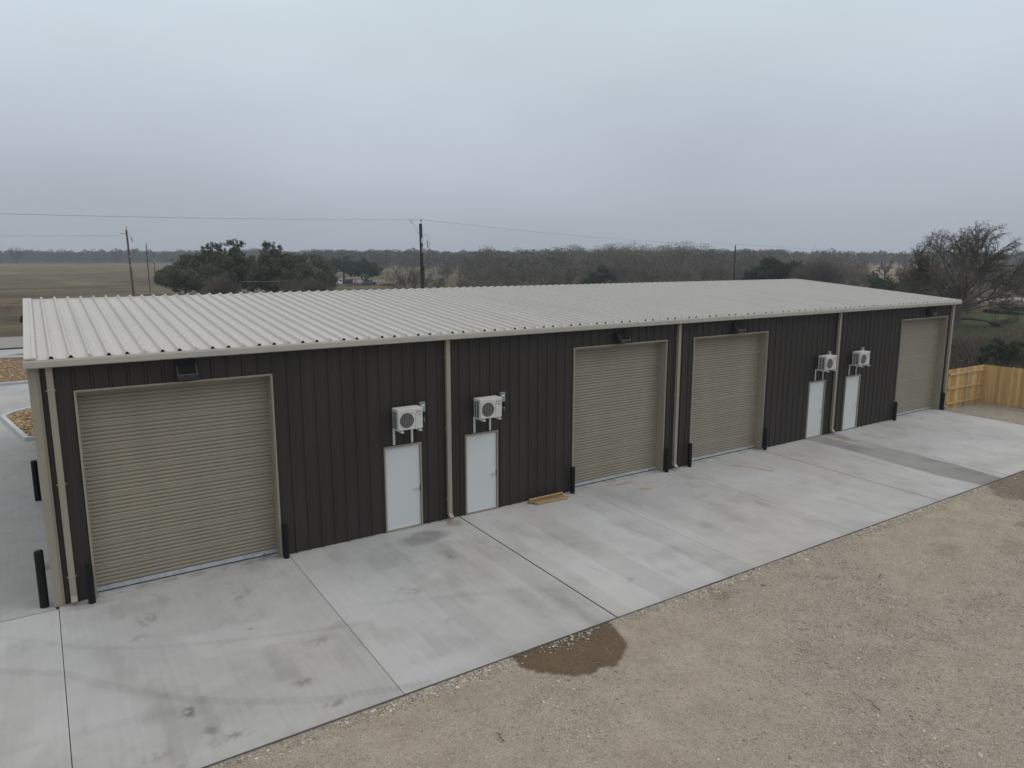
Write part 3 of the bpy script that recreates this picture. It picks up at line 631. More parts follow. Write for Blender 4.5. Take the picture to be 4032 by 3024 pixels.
# roll-up doors
for ri, (a, b) in enumerate(RU):
    d0 = .27; P = []; z = .12
    per = .083; k_ = 0; rows = []; seam = []
    while z < HT - .02:
        for q, h in ((0, .0), (.09, .017), (.34, .027), (.62, .027), (.91, .017)): rows.append((z + q * per, d0 - h))
        if k_ % 6 == 5 and k_ < 44: seam.append(z)
        z += per; k_ += 1
    mb = MB(); xa, xb = a + .045, b - .045
    mb.add([(xa, y, z) for z, y in rows] + [(xb, y, z) for z, y in rows], [(i_, i_ + 1, len(rows) + i_ + 1, len(rows) + i_) for i_ in range(len(rows) - 1)])
    dr = mb.build('garage_door', M['curtain'], bld, smooth=False)
    mb = MB()
    for z in seam: mb.box(xa, xb, d0 - .030, d0 - .001, z - .007, z + .008)
    mb.build('slat_seam', M['hood'], dr)
    mb = MB(); mb.box(xa, xb, d0 - .055, d0 + .0, .028, .075); mb.box(xa, xb, d0 - .030, d0 + .0, .075, .115); mb.build('bottom_bar', M['galv'], dr, bevel=.004)
    mb = MB(); mb.box(xa, xb, d0 - .035, d0 - .01, .002, .028); mb.build('weather_seal', M['rubber'], dr)
    mb = MB(); mb.box(b - .55, b - .40, d0 - .058, d0 - .055, .040, .062); mb.build('label_plate', M['bracket'], dr); mb = MB(); mb.box(b - .37, b - .33, d0 - .062, d0 - .055, .040, .070); mb.build('latch', M['red'], dr)
    mb = MB()
    t = .045; yf = -.047
    mb.box(a, a + .028, yf, -.002, .004, HT); mb.box(b - .028, b, yf, -.002, .004, HT); mb.box(a + .028, b - .028, yf, -.002, HT - .028, HT)   # outer lip
    mb.box(a + .028, a + t, yf + .012, d0 + .02, .004, HT - t); mb.box(b - t, b - .028, yf + .012, d0 + .02, .004, HT - t); mb.box(a + .028, b - .028, yf + .012, d0 + .02, HT - t, HT - .028)
    mb.build('door_trim', M['trim'], dr)
    mb = MB(); mb.box(a + t, b - t, d0 - .05, d0 + .02, HT - .16, HT - t); mb.build('hood', M['curtain'], dr)
    mb = MB(); mb.box(a + .02, b - .02, d0 + .02, d0 + .04, .0, HT - .01); mb.build('backing', M['rubber'], dr)
# personnel doors
for di, d in enumerate(DO):
    mb = MB(); mb.box(d + .042, d + DW - .042, -.012, .03, .045, DH - .042); leaf = mb.build('entry_door', M['white_door'], bld, bevel=.003)
    mb = MB(); f_ = .036
    mb.box(d, d + f_, -.055, .06, .004, DH); mb.box(d + DW - f_, d + DW, -.055, .06, .004, DH); mb.box(d + f_, d + DW - f_, -.055, .06, DH - f_, DH)
    mb.box(d - .005, d + DW + .005, -.058, -.002, DH + .001, DH + .010); mb.build('door_frame', M['trim'], leaf, bevel=.003)
    mb = MB(); mb.box(d + f_, d + DW - f_, -.05, .06, .004, .036); mb.build('threshold', M['trim'], leaf)
    mb = MB(); mb.box(d + .06, d + DW - .06, -.018, -.012, .047, .062); mb.build('door_sweep', M['bracket'], leaf)
    hx = d + DW - .115; mb = MB(); mb.tube([(hx, -.012, 1.02), (hx, -.028, 1.02)], .042, 14); mb.tube([(hx, -.02, 1.02), (hx, -.062, 1.02), (hx - .03, -.068, 1.018), (hx - .13, -.064, 1.010)], [.014, .015, .014, .012], 8); mb.build('lever_handle', M['nickel'], leaf, smooth=True)
    mb = MB(); mb.box(d + DW - .054, d + DW - .047, -.03, .0, .95, 1.09); mb.build('strike_plate', M['rubber'], leaf)
    mb = MB(); mb.box(d + .03, d + DW - .03, .06, .08, 0, DH); mb.build('backing', M['rubber'], leaf)

# ---- wall lights
def wall_light():
    r = empty('wall_light'); pr = [(0, -.15), (0, .15), (-.10, .155), (-.27, -.07), (-.27, -.155)]; hw = .20
    mb = MB(); m_ = 5; mb.add([(-hw, a, b) for a, b in pr] + [(hw, a, b) for a, b in pr], [(k_, (k_ + 1) % 5, (k_ + 1) % 5 + 5, k_ + 5) for k_ in range(5)] + [(0, 1, 2, 3, 4), (5, 6, 7, 8, 9)])
    mb.build('housing', M['fixture'], r, bevel=.008)
    mb = MB(); ang_ = math.atan2(.225, .17)
    for k_ in range(13):
        xx = -.150 + k_ * .025
        mb.add([(xx, -.118, .152), (xx + .012, -.118, .152), (xx + .012, -.245, -.020), (xx, -.245, -.020), (xx, -.124, .166), (xx + .012, -.124, .166), (xx + .012, -.253, -.010), (xx, -.253, -.010)], [(0, 1, 2, 3), (4, 5, 6, 7), (0, 1, 5, 4), (1, 2, 6, 5), (2, 3, 7, 6), (3, 0, 4, 7)])
    mb.build('cooling_fins', M['fixture2'], r)
    mb = MB(); mb.add([(-.165, -.117, .1345), (.165, -.117, .1345), (.165, -.250, -.0415), (-.165, -.250, -.0415)], [(0, 1, 2, 3)]); v = mb.v; mb.v = [(x_, y_ - .003, z_ + .004) for x_, y_, z_ in v]; mb.build('inset_panel', M['rubber'], r)
    mb = MB(); mb.box(-.17, .17, -.25, -.06, -.163, -.156); mb.build('lens', M['lens'], r)
    return r
wl = wall_light()
LB = ['dark wall light above the leftmost, nearest roll-up door', 'dark wall light above the roll-up door right of the lumber pieces', 'dark wall light above the third roll-up door from the left', 'dark wall light above the farthest roll-up door by the wooden fence', 'dark wall light on the left gable wall, poking out beside the roof edge']
for i_, (p, rz) in enumerate((((2.67, -.034, 4.50), 0), ((14.64, -.034, 4.47), 0), ((19.84, -.034, 4.49), 0), ((32.49, -.034, 4.52), 0), ((-.034, 8.6, 5.12), R(-90)))):
    o = wl if i_ == 0 else copy_tree(wl); o.location = p; o.rotation_euler.z = rz
    if i_ == 4: o.scale = (.7, .62, .7)
    tag(o, LB[i_], 'wall light', 'wall lights on the metal building')

# ---- air conditioner units on wall brackets
def ac_unit():
    r = empty('air_conditioner'); w_, h_, y0, y1 = .66, .515, -.175, -.50
    mb = MB(); mb.box(0, w_, y1, y0, 0, h_); mb.build('casing', M['acwhite'], r, bevel=.014)
    mb = MB(); mb.box(-.006, w_ + .006, y1 - .006, y0 + .004, h_ - .055, h_ + .006); mb.build('top_cover', M['acwhite'], r, bevel=.012)
    fx, fz, fr = .235, .235, .185                            # fan centre on the front
    mb = MB(); t = .018                                      # raised border round the fan panel
    mb.box(.02, .04, y1 - t, y1 + .002, .02, h_ - .07); mb.box(.04, .455, y1 - t, y1 + .002, h_ - .09, h_ - .07); mb.box(.455, .462, y1 - .004, y1 + .002, .02, h_ - .07); mb.build('front_frame', M['acwhite'], r, bevel=.003)
    mb = MB(); mb.box(.458, .461, y1 - .006, y1 - .0045, .03, h_ - .09); mb.tube([(.462, y1 - .001, .25), (.462, y1 - .012, .25)], .008, 8); mb.build('panel_seam', M['acgrey'], r)
    mb = MB(); mb.tube([(fx, y1 + .001, fz), (fx, y1 - .003, fz)], fr, 40); mb.build('fan_recess', M['acgrey'], r)
    mb = MB()
    for k_ in range(1, 9):
        rr = fr * k_ / 8.2; pts = [(fx + rr * math.cos(q * math.pi / 16), y1 - .010, fz + rr * math.sin(q * math.pi / 16)) for q in range(33)]
        mb.tube(pts, .0022, 4, False)
    for k_ in range(-3, 4):
        dx = k_ * .047; hh_ = math.sqrt(fr * fr - dx * dx); mb.tube([(fx + dx, y1 - .013, fz - hh_), (fx + dx, y1 - .013, fz + hh_)], .0035, 5, False)
    mb.build('fan_guard', M['acwire'], r)
    mb = MB()
    for k_ in range(3):
        a = k_ * 2.094 + .3; mb.add([(fx + .03 * math.cos(a), y1 - .0045, fz + .03 * math.sin(a)), (fx + .15 * math.cos(a - .4), y1 - .0045, fz + .15 * math.sin(a - .4)), (fx + .16 * math.cos(a + .1), y1 - .006, fz + .16 * math.sin(a + .1)), (fx + .12 * math.cos(a + .45), y1 - .008, fz + .12 * math.sin(a + .45))], [(0, 1, 2, 3)])
    mb.build('fan', M['fixture'], r)
    mb = MB()                                               # side coil openings, two columns of eight
    for c_ in range(2):
        for k_ in range(8): ya = y0 - .045 - c_ * .115; mb.box(-.0035, .0, ya - .088, ya, .035 + k_ * .052, .035 + k_ * .052 + .038)
    mb.build('side_coil', M['coil'], r)
    mb = MB()
    for k_ in range(5): mb.box(.49, .63, y1 - .003, y1, .06 + k_ * .055, .063 + k_ * .055)
    mb.build('panel_grooves', M['acwire'], r)
    mb = MB(); mb.box(.485, .62, y1 - .005, y1 - .001, h_ - .105, h_ - .075); o = mb.build('brand_badge', M['red'], r)
    mb = MB()
    for k_ in range(8): mb.box(.497 + k_ * .0145, .507 + k_ * .0145, y1 - .0065, y1 - .005, h_ - .097, h_ - .084)
    mb.build('badge_print', M['acwhite'], o)
    mb = MB(); pts = [(.515 - .025 * math.sin(q), y1 - .003, h_ - .155 + .027 * math.cos(q)) for q in np.linspace(-.2, 2.9, 9)]; mb.tube(pts, .003, 4); mb.build('swoosh_mark', M['red'], r)
    mb = MB()
    for k_ in range(6): mb.box(.530 + k_ * .0155, .541 + k_ * .0155, y1 - .004, y1 - .001, h_ - .170, h_ - .150 + .006 * (k_ % 2))
    mb.box(.56, .622, y1 - .004, y1 - .001, h_ - .195, h_ - .188); mb.build('series_print', M['blue'], r)
    for bx in (.09, .575):
        mb = MB(); mb.box(bx - .030, bx + .030, -.040, -.034, -.45, -.02); mb.box(bx - .024, bx - .018, -.075, -.040, -.45, -.02)
        mb.box(bx - .028, bx + .028, -.585, -.04, -.026, -.020); mb.box(bx - .024, bx - .019, -.585, -.04, -.056, -.026); mb.box(bx + .019, bx + .024, -.585, -.04, -.056, -.026)
        o = mb.build('wall_bracket', M['bracket'], r)
        for z in (-.42, -.31, -.20): mb = MB(); mb.tube([(bx, -.044, z), (bx, -.040, z)], .010, 8); mb.build('bolt', M['acgrey'], o)
        for yy_ in (-.53, -.26): mb = MB(); mb.box(bx - .02, bx + .02, yy_, yy_ + .06, -.020, 0); mb.build('mounting_foot', M['galv'], o)
    mb = MB(); mb.box(w_, w_ + .035, -.40, -.22, .05, .20); mb.build('valve_cover', M['acwhite'], r, bevel=.008)
    return r
ac = ac_unit()
ACX = [7.185, 9.485, 24.44, 26.66]
AL = ['white air conditioner unit left of the first downpipe, nearest to the viewer', 'white air conditioner unit just right of the first long tan downpipe, above a white door', 'white air conditioner unit that overlaps the third downpipe from its left side', 'white air conditioner unit just right of the third downpipe, farthest of the four']
def disconnect():
    r = empty('disconnect_box'); mb = MB(); mb.box(-.07, .07, -.125, -.034, -.11, .11); mb.build('enclosure', M['grey_box'], r, bevel=.005)
    mb = MB(); mb.box(-.078, .078, -.135, -.034, .11, .135); mb.build('rain_lid', M['grey_box'], r, bevel=.004)
    mb = MB(); mb.box(-.035, .045, -.134, -.125, .035, .07); mb.build('pull_tab', M['bracket'], r)
    mb = MB(); mb.tube([(.03, -.07, -.11), (.04, -.08, -.25), (.02, -.10, -.40), (-.06, -.16, -.45), (-.12, -.22, -.38)], .014, 8); mb.build('flexible_conduit', M['rubber'], r, smooth=True)
    mb = MB(); mb.add([(-.03, -.034, -.27), (.07, -.034, -.27), (.07, -.034, -.37), (-.02, -.09, -.27), (.07, -.09, -.27), (.07, -.07, -.40)], [(0, 1, 4, 3), (1, 2, 5, 4), (3, 4, 5), (0, 3, 5, 2)]); mb.build('line_cover', M['grey_box'], r)
    return r
dc = disconnect()
DL = ['small grey-green switch box behind the nearest air conditioner, left of the first downpipe', 'small grey-green switch box clear of the air conditioner right of the first downpipe', 'small grey switch box peeking over the air conditioner left of the third downpipe', 'small grey switch box peeking over the farthest air conditioner']
for i_, x_ in enumerate(ACX):
    o = ac if i_ == 0 else copy_tree(ac); o.location = (x_, 0, 2.69); tag(o, AL[i_], 'air conditioner', 'air conditioner units on wall brackets')
    o = dc if i_ == 0 else copy_tree(dc); o.location = (x_ + (.85 if i_ == 0 else .94 if i_ == 1 else .80), 0, 3.11 if i_ < 2 else 3.17); tag(o, DL[i_], 'switch box', 'switch boxes beside the air conditioners')

# ---- bollards
def bollard(r_, h_):
    mb = MB(); mb.tube([(0, 0, -.05), (0, 0, h_ - .03), (0, 0, h_ - .012), (0, 0, h_)], [r_, r_, r_ * .93, r_ * .45], 24)
    return mb.build('bollard', M['black'], smooth=False)
b0 = bollard(.066, .80); b1 = bollard(.080, 1.18)
BL = ['black steel bollard at the left side of the nearest roll-up door', 'black steel bollard at the right side of the nearest roll-up door', 'black steel bollard just right of the lumber pieces', 'black steel bollard between the second roll-up door and the second downpipe',
      'black steel bollard just right of the second downpipe, beside the third roll-up door', 'black steel bollard at the right side of the third roll-up door', 'black steel bollard at the left side of the farthest roll-up door', 'black steel bollard at the far right corner by the wooden fence']
for i_, (x_, y_) in enumerate(((.595, -.20), (4.475, -.15), (12.83, -.15), (16.68, -.15), (17.74, -.15), (21.63, -.15), (30.24, -.15), (34.22, -.16))):
    o = b0 if i_ == 0 else b0.copy()
    if i_: COL.objects.link(o)
    o.location = (x_, y_, 0); tag(o, BL[i_], 'bollard', 'black bollards beside the roll-up doors')
o2 = b1.copy(); COL.objects.link(o2); b1.location = (-.20, .12, 0); o2.location = (-.25, 7.75, 0)
tag(b1, 'tall black bollard just left of the near building corner', 'bollard', 'bollards beside the left gable wall'); tag(o2, 'tall black bollard standing farther back beside the left gable wall', 'bollard', 'bollards beside the left gable wall')
mb = MB(); mb.add([(-.30, 2.2, 0), (-.04, 2.1, 0), (-.04, 2.5, 0), (-.30, 2.45, 0), (-.30, 2.25, .03), (-.04, 2.15, .10), (-.04, 2.45, .10), (-.30, 2.4, .03)], [(4, 5, 6, 7), (0, 1, 5, 4), (1, 2, 6, 5), (2, 3, 7, 6), (3, 0, 4, 7), (0, 1, 2, 3)])
tag(mb.build('splash_block', M['asphalt'], bevel=.01), 'grey concrete splash block against the left wall behind the tall bollard', 'splash block')

# ---- lumber lying against the wall
def board(x0, y0, z0, ln, wy, wz, rz, roll, mat, label, px_=0):
    mb = MB(); mb.box(-ln / 2, ln / 2, -wy / 2, wy / 2, -wz / 2, wz / 2)
    o = mb.build('lumber_board', mat, bevel=.002); o.location = (x0, y0, z0); o.rotation_euler = (R(roll), R(px_), R(rz)); return tag(o, label, 'lumber board', 'pieces of lumber lying by the wall')
board(11.88, -.40, .024, 1.02, .042, .09, -2.5, 88, M['lumber'], 'bright yellow pine board at the front of the small lumber pile')
board(11.86, -.305, .034, 1.10, .040, .085, -.5, 80, M['lumber_old'], 'darker weathered board in the middle of the small lumber pile')
board(11.78, -.20, .035, 1.15, .04, .085, .4, 85, M['lumber_old'], 'lowest board next to the wall in the small lumber pile')
board(11.80, -.235, .098, 1.17, .040, .090, -.8, 20, M['lumber'], 'pale board lying on top of the small lumber pile')
mb = MB(); mb.box(-.62, .62, -.008, .008, -.008, .008); o = mb.build('wooden_stake', [M['lumber_old']]); o.location = (11.92, -.348, .010); o.rotation_euler = (0, 0, R(1)); tag(o, 'thin wooden stake with a red painted tip sticking out of the lumber pile', 'stake')
mb = MB(); mb.tube([(.50, 0, 0), (.60, 0, 0), (.63, 0, 0)], [.012, .016, .004], 6); mb.build('red_tip', M['red'], o)

# ---- new wooden fence at the right end
fen = empty('wooden_fence', (34.75, -.05, -.08), 0, 'new golden wooden privacy fence with a corner, right of the building', 'fence')
def pickets(p0, p1, side, name='picket_panel'):
    p0 = Vector(p0); p1 = Vector(p1); d = p1 - p0; n_ = int(d.length / .143); t = d.normalized(); nn = Vector((-t.y, t.x)) * side; mb = MB(); col = []
    for i_ in range(n_):
        a = p0 + t * (.143 * i_); b = p0 + t * (.143 * i_ + .139); off = random.uniform(-.004, .004); h_ = 1.86 + random.uniform(-.012, .012); g_ = random.random()
        v = []
        for o_ in (0 + off, .016 + off):
            q = nn * o_
            v += [(a.x + q.x, a.y + q.y, .01), (b.x + q.x, b.y + q.y, .01), (b.x + q.x, b.y + q.y, h_ - .03), (b.x - t.x * .03 + q.x, b.y - t.y * .03 + q.y, h_), (a.x + t.x * .03 + q.x, a.y + t.y * .03 + q.y, h_), (a.x + q.x, a.y + q.y, h_ - .03)]
        mb.add(v, [(0, 1, 2, 3, 4, 5), (6, 7, 8, 9, 10, 11)] + [(k_, (k_ + 1) % 6, (k_ + 1) % 6 + 6, k_ + 6) for k_ in range(6)]); col += [(g_, 0, 0, 1)] * 12
    return mb.build(name, M['picket'], fen, col=col)
pickets((0, 0), (3.15, -.10), 1); pickets((3.16, -.10), (3.45, -6.2), -1)
for z in (.28, .98, 1.64):
    mb = MB(); mb.box(0, 3.12, -.075, -.038, z - .045, z + .045, M=Matrix.Rotation(R(-1.8), 4, 'Z')); mb.build('rail', M['picket'], fen, bevel=.003, col=[(.6, 0, 0, 1)] * 8)
mb = MB(); mb.tube([(1.55, -.14, -.1), (1.55, -.14, 1.66)], .030, 12); mb.tube([(1.55, -.14, 1.66), (1.55, -.14, 1.69)], [.033, .02], 12); mb.build('steel_post', M['galv'], fen, smooth=False)
for z in (.28, .98, 1.64): mb = MB(); mb.box(1.46, 1.64, -.175, -.10, z - .02, z + .02); mb.build('post_bracket', M['galv'], fen)
mb = MB(); mb.tube([(3.30, -2.6, -.1), (3.30, -2.6, 1.5)], .03, 10); mb.build('steel_post', M['galv'], fen)
# ================================================================== TREES AND BRUSH
class Limbs:
    """collects tapered limbs; numpy batch build"""
    def __init__(s): s.seg = []
    def limb(s, pts, r0, r1, n=5): s.seg.append((np.array(pts, float), r0, r1, n))
    def arrays(s):
        Vs, Fs, k = [], [], 0
        for P, r0, r1, n in s.seg:
            m = len(P); T = np.gradient(P, axis=0); T /= np.linalg.norm(T, axis=1)[:, None] + 1e-9
            ref = np.array([0.31, 0.17, .93]) if abs(T[0, 2]) < .85 else np.array([1., .1, 0])
            A = np.cross(T, ref); A /= np.linalg.norm(A, axis=1)[:, None] + 1e-9; B = np.cross(T, A)
            q = np.arange(n) * 2 * np.pi / n; rr = np.linspace(r0, r1, m)[:, None, None]
            V = P[:, None] + (A[:, None] * np.cos(q)[None, :, None] + B[:, None] * np.sin(q)[None, :, None]) * rr
            Vs.append(V.reshape(-1, 3)); i_ = np.arange(m - 1)[:, None] * n; j_ = np.arange(n)[None]; j2 = (j_ + 1) % n
            Fs.append(np.stack([i_ + j_, i_ + j2, i_ + n + j2, i_ + n + j_], -1).reshape(-1, 4) + k); k += m * n
        return np.concatenate(Vs), np.concatenate(Fs)
def grow(L_, g, p, d, ln, r, lev, maxlev, cfg):
    """recursive bare branching. cfg: seg, wob, up, nch, spread, ratio, tip"""
    n = cfg['seg'][min(lev, len(cfg['seg']) - 1)]; P = [p.copy()]; D = d.copy(); dirs = [D.copy()]
    for i in range(n):
        D = D + g.normal(0, cfg['wob'], 3) + np.array([0, 0, cfg['up'][min(lev, len(cfg['up']) - 1)]]); D /= np.linalg.norm(D)
        P.append(P[-1] + D * ln / n); dirs.append(D.copy())
    r1 = max(r * cfg['taper'], cfg['tip']); L_.limb(P, r, r1, (7, 6, 4, 3, 3, 3)[min(lev, 5)])
    if lev >= maxlev: return
    nc = cfg['nch'][min(lev, len(cfg['nch']) - 1)]
    for c in range(nc):
        st0 = cfg['start'] if not hasattr(cfg['start'], '__len__') else cfg['start'][min(lev, len(cfg['start']) - 1)]; t = st0 + (1 - st0) * ((c + g.random() * .9) / nc); i = min(int(t * n), n - 1); f = t * n - i
        q = P[i] * (1 - f) + P[i + 1] * f; dd = dirs[min(i + 1, n)]
        a = g.normal(0, 1, 3); a -= a @ dd * dd; a /= np.linalg.norm(a) + 1e-9
        sp = cfg['spread'] * (.7 + .6 * g.random()); nd = dd * math.cos(sp) + a * math.sin(sp)
        grow(L_, g, q, nd, ln * cfg['ratio'] * (1.15 - .45 * t) * (.8 + .4 * g.random()), max(r * (.62 - .25 * t), cfg['tip']), lev + 1, maxlev, cfg)
    grow(L_, g, P[-1], dirs[-1], ln * cfg['ratio'] * cfg.get('cont', .8), r1, lev + 1, maxlev, cfg)
def bare_mesh(seed, h, spread, cfg, limbs, lev=3, trunk_h=.3, lean=(0, 0), tr=.03):
    g = np.random.default_rng(seed); L_ = Limbs()
    th = h * trunk_h; top = np.array([lean[0], lean[1], th]); r = h * tr
    L_.limb([(0, 0, -.4), (0, 0, .15), top * .5 + [g.normal(0, .05), 0, 0], top], r * 1.25, r * .8, 9)
    for i in range(limbs):
        a = 6.283 * (i + .6 * g.random()) / limbs; el = g.uniform(.25, 1.35) if i else 1.5
        d = np.array([math.cos(a) * math.cos(el) * spread, math.sin(a) * math.cos(el) * spread, math.sin(el)]); ln = np.linalg.norm(d) * (h - th) * .55 * g.uniform(.85, 1.1); d /= np.linalg.norm(d)
        grow(L_, g, top * g.uniform(.72, 1.0), d, ln, r * g.uniform(.35, .55), 0, lev, cfg)
    return L_.arrays()
CF = dict(seg=[5, 4, 3, 2, 2], wob=.10, up=[.04, .04, .04, .05], nch=[5, 4, 4, 3], spread=.60, ratio=.50, taper=.45, tip=.012, start=.25)
def quads(P, size, g, aspect=1.0, vert=0.0):
    """leaf-sized quads around points"""
    n = len(P); a = g.normal(0, 1, (n, 3)); a[:, 2] *= (1 + vert * 3); a /= np.linalg.norm(a, axis=1)[:, None]; b = g.normal(0, 1, (n, 3)); b -= (b * a).sum(1)[:, None] * a; b /= np.linalg.norm(b, axis=1)[:, None]
    s_ = (size * (.6 + .8 * g.random(n)))[:, None]; a = a * s_; b = b * s_ * aspect
    V = np.stack([P - a - b * .3, P - a * .1 - b, P + a, P - a * .1 + b], 1).reshape(-1, 3)
    return V, np.arange(4 * n).reshape(-1, 4)
def crown_pts(g, blobs, n, shell=.55):
    vol = np.array([b[3] * b[4] * b[5] for b in blobs]); k = g.choice(len(blobs), n, p=vol / vol.sum()); Bl = np.array(blobs)[k]
    d = g.normal(0, 1, (n, 3)); d /= np.linalg.norm(d, axis=1)[:, None]; r = (shell + (1 - shell) * g.random(n) ** .6)
    return Bl[:, :3] + d * Bl[:, 3:6] * r[:, None]
def evergreen_mesh(seed, h, rx, n, leaf, base=.18, spiky=0., nb=26):
    g = np.random.default_rng(seed); blobs = []; nb = int(nb * 2.2)
    for i in range(nb):
        a = g.random() * 6.283; rr = rx * math.sqrt(g.random()) * .86; t = rr / rx; z0 = h * base; top_ = z0 + (h * .97 - z0) * math.sqrt(max(.05, 1 - t ** 2.2)) * (.82 + .18 * math.sin(3 * a + seed)); z = z0 + (top_ - z0) * g.random() ** .45 * .96
        s_ = rx * g.uniform(.13, .26); blobs.append((math.cos(a) * rr, math.sin(a) * rr, z, s_, s_, s_ * g.uniform(.5, .8)))
    for i in range(int(spiky) * 5):
        a = g.random() * 6.283; rr = rx * .55 * g.random(); t = rr / rx; blobs.append((math.cos(a) * rr, math.sin(a) * rr, h * (.16 + .80 * math.sqrt(1 - t ** 2.2)) - .75 + g.random() * .5, rx * .055, rx * .055, h * .07))
    # sub-clumps
    C = crown_pts(g, blobs, n // 22, .75); P = (C[:, None] + g.normal(0, rx * .032, (len(C), 22, 3)) * [1, 1, 1.0]).reshape(-1, 3); P = P[P[:, 2] > h * base * .35]
    V, F = quads(P, leaf, g, .55); cl = np.repeat(g.random(len(C)), 22)[:len(P)] * .6 + .4 * g.random(len(P)); col = np.repeat(np.stack([cl, cl, cl, cl * 0 + 1], -1), 4, 0)
    L_ = Limbs(); top = h * base * 1.6; L_.limb([(0, 0, -.3), (0, 0, top * .5), (.1, 0, top)], h * .035, h * .028, 8)
    for b in blobs[:12]: L_.limb([(0, 0, top * .8), (b[0] * .4, b[1] * .4, top + (b[2] - top) * .45), (b[0], b[1], b[2])], h * .016, h * .004, 5)
    return (V, F, col), L_.arrays()
def me_from(name, V, F, mat, col=None):
    o = npmesh(name, V, F, mat, col=col); me = o.data; bpy.data.objects.remove(o); return me
def plant(name, x, y, parts, label, cat, group=None, sc=1., rz=0., z=None, sz=None):
    """parts: list of (part name, mesh)"""
    r = empty(name, (x, y, hz(x, y) - .05 if z is None else z), rz, label, cat, group); r.scale = (sc, sc, sc if sz is None else sz)
    for pn, me in parts:
        o = bpy.data.objects.new(pn, me); COL.objects.link(o); o.parent = r
    return r

# --- the big bare oak at the right edge
g = np.random.default_rng(11); L_ = Limbs(); H = 11.6
L_.limb([(0, 0, -.4), (0, .0, .3), (-.05, 0, 1.6), (.0, .05, 3.0), (.08, 0, 4.4)], .60, .40, 14)
cf = dict(cont=.55, seg=[10, 6, 3, 2, 2], wob=.15, up=[.010, .015, .02, .03], nch=[12, 8, 6, 3], spread=.68, ratio=.36, taper=.18, tip=.0075, start=[.46, .22, .15])
cr_, sr_ = math.cos(R(-YAW)), math.sin(R(-YAW))
def dome(dx, dy, el, z0, r, k=1.0):
    # limb from the trunk at height z0 aimed so that its tip reaches a dome 7 m wide and 11.6 m high
    dz = math.sin(el); c_ = math.cos(el); d = np.array([(dx * cr_ - dy * sr_) * c_, (dx * sr_ + dy * cr_) * c_, dz]); reach = 1 / ((c_ / 7.1) ** 2.7 + (dz / 7.3) ** 2.7) ** (1 / 2.7)
    grow(L_, g, np.array([.03, .0, z0]), d, reach * .92 * k, r, 0, 3, cf)
for i_ in range(27):
    a = i_ * 2.39996; el = .10 + 1.15 * ((i_ + .5) / 27) ** .85; dome(math.cos(a), math.sin(a), el, 2.4 + 1.9 * (i_ / 27) + g.uniform(-.2, .2), g.uniform(.075, .12), g.uniform(.94, 1.04))
for dx, dy, el, z0, r_, k_ in ((1, -.15, .10, 1.5, .21, .95), (.9, .3, .34, 1.9, .16, 1.0), (-1, -.1, .22, 2.4, .15, .95), (-1, .2, .45, 2.8, .16, 1.0), (1, .05, .55, 2.6, .16, 1.0), (.95, -.2, .80, 3.2, .15, 1.0), (-.95, 0, .8, 3.2, .15, 1.0), (-1, -.3, .02, 2.7, .10, .9), (1, .3, .03, 2.9, .10, .95)): dome(dx, dy, el, z0, r_, k_)
V, F = L_.arrays(); c0 = np.array([.8 * cr_, .8 * sr_, 3.2]); Q = (V - c0) / np.array([7.5, 7.5, 8.7]); q = np.linalg.norm(Q, axis=1); far_ = (q > .86) & (V[:, 2] > 2.4)
V[far_] = c0 + Q[far_] / q[far_, None] * (.86 + (q[far_] - .86) * .42)[:, None] * np.array([7.5, 7.5, 8.7]); print('big tree', len(F), V[:, 2].max(), V[:, 0].min(), V[:, 0].max())
bx_, by_ = at(3789, 74)
plant('bare_oak_tree', bx_, by_, [('branches', me_from('branches', V, F, M['bark_big']))], 'big spreading leafless oak at the right edge of the picture behind the building corner', 'tree', z=-.75)

# --- evergreen oaks left behind the building
EV = {}
for nm, args, mat in (('a', (21, 9.4, 6.4, 42000, .15, .16, 3), 'oak'), ('b', (22, 9.2, 5.6, 36000, .15, .18, 2), 'oak'), ('c', (23, 11.3, 4.6, 34000, .15, .15, 5), 'oak'), ('f', (27, 9.2, 5.4, 30000, .16, .15, 2), 'oak2'), ('g', (28, 9.2, 5.0, 14000, .20, .30, 0), 'oak2'), ('d', (24, 9.0, 5.2, 14000, .18, .22, 1), 'oak2'), ('e', (25, 4.5, 3.0, 9000, .12, .05, 0), 'cedar')):
    (V, F, C), (V2, F2) = evergreen_mesh(*args); EV[nm] = [('crown', me_from('crown', V, F, M[mat], C)), ('trunk', me_from('trunk', V2, F2, M['bark']))]
OAKS = [('a', 722, 152, .93, 0.4, 'leftmost dark evergreen oak of the cluster, nearest the open field'), ('a', 775, 128, .92, 2.1, 'broad evergreen oak low at the left front of the oak cluster'), ('c', 838, 134, .93, 1.0, 'taller evergreen oak whose pointed top is the left one of three peaks'),
        ('c', 916, 130, .97, 3.3, 'tallest evergreen oak, the middle one of the three peaks'), ('b', 985, 140, .90, 0, 'rounded evergreen oak in the dip between the middle and right peaks'), ('c', 1066, 128, .93, 5.0, 'evergreen oak with the wide right-hand peak of the cluster'),
        ('a', 1150, 134, .93, 4.0, 'dense evergreen oak in the right half of the cluster'), ('a', 1196, 142, .92, 1.7, 'evergreen oak at the right end of the near cluster, above a bare shrub'), ('a', 1228, 176, 1.0, .7, 'evergreen oak behind the right end of the cluster, over the dump truck'), ('g', 1352, 262, 1.15, 2.7, 'dark evergreen oak just left of the lone oak, behind the truck'),
        ('b', 865, 145, .9, 4.4, 'evergreen oak filling in behind the left peak of the cluster')]
for k_, u, d, s_, rz, lb in OAKS:
    x_, y_ = at(u, d); plant('evergreen_oak', x_, y_, EV[k_], lb, 'tree', 'evergreen oaks behind the building', s_, rz)
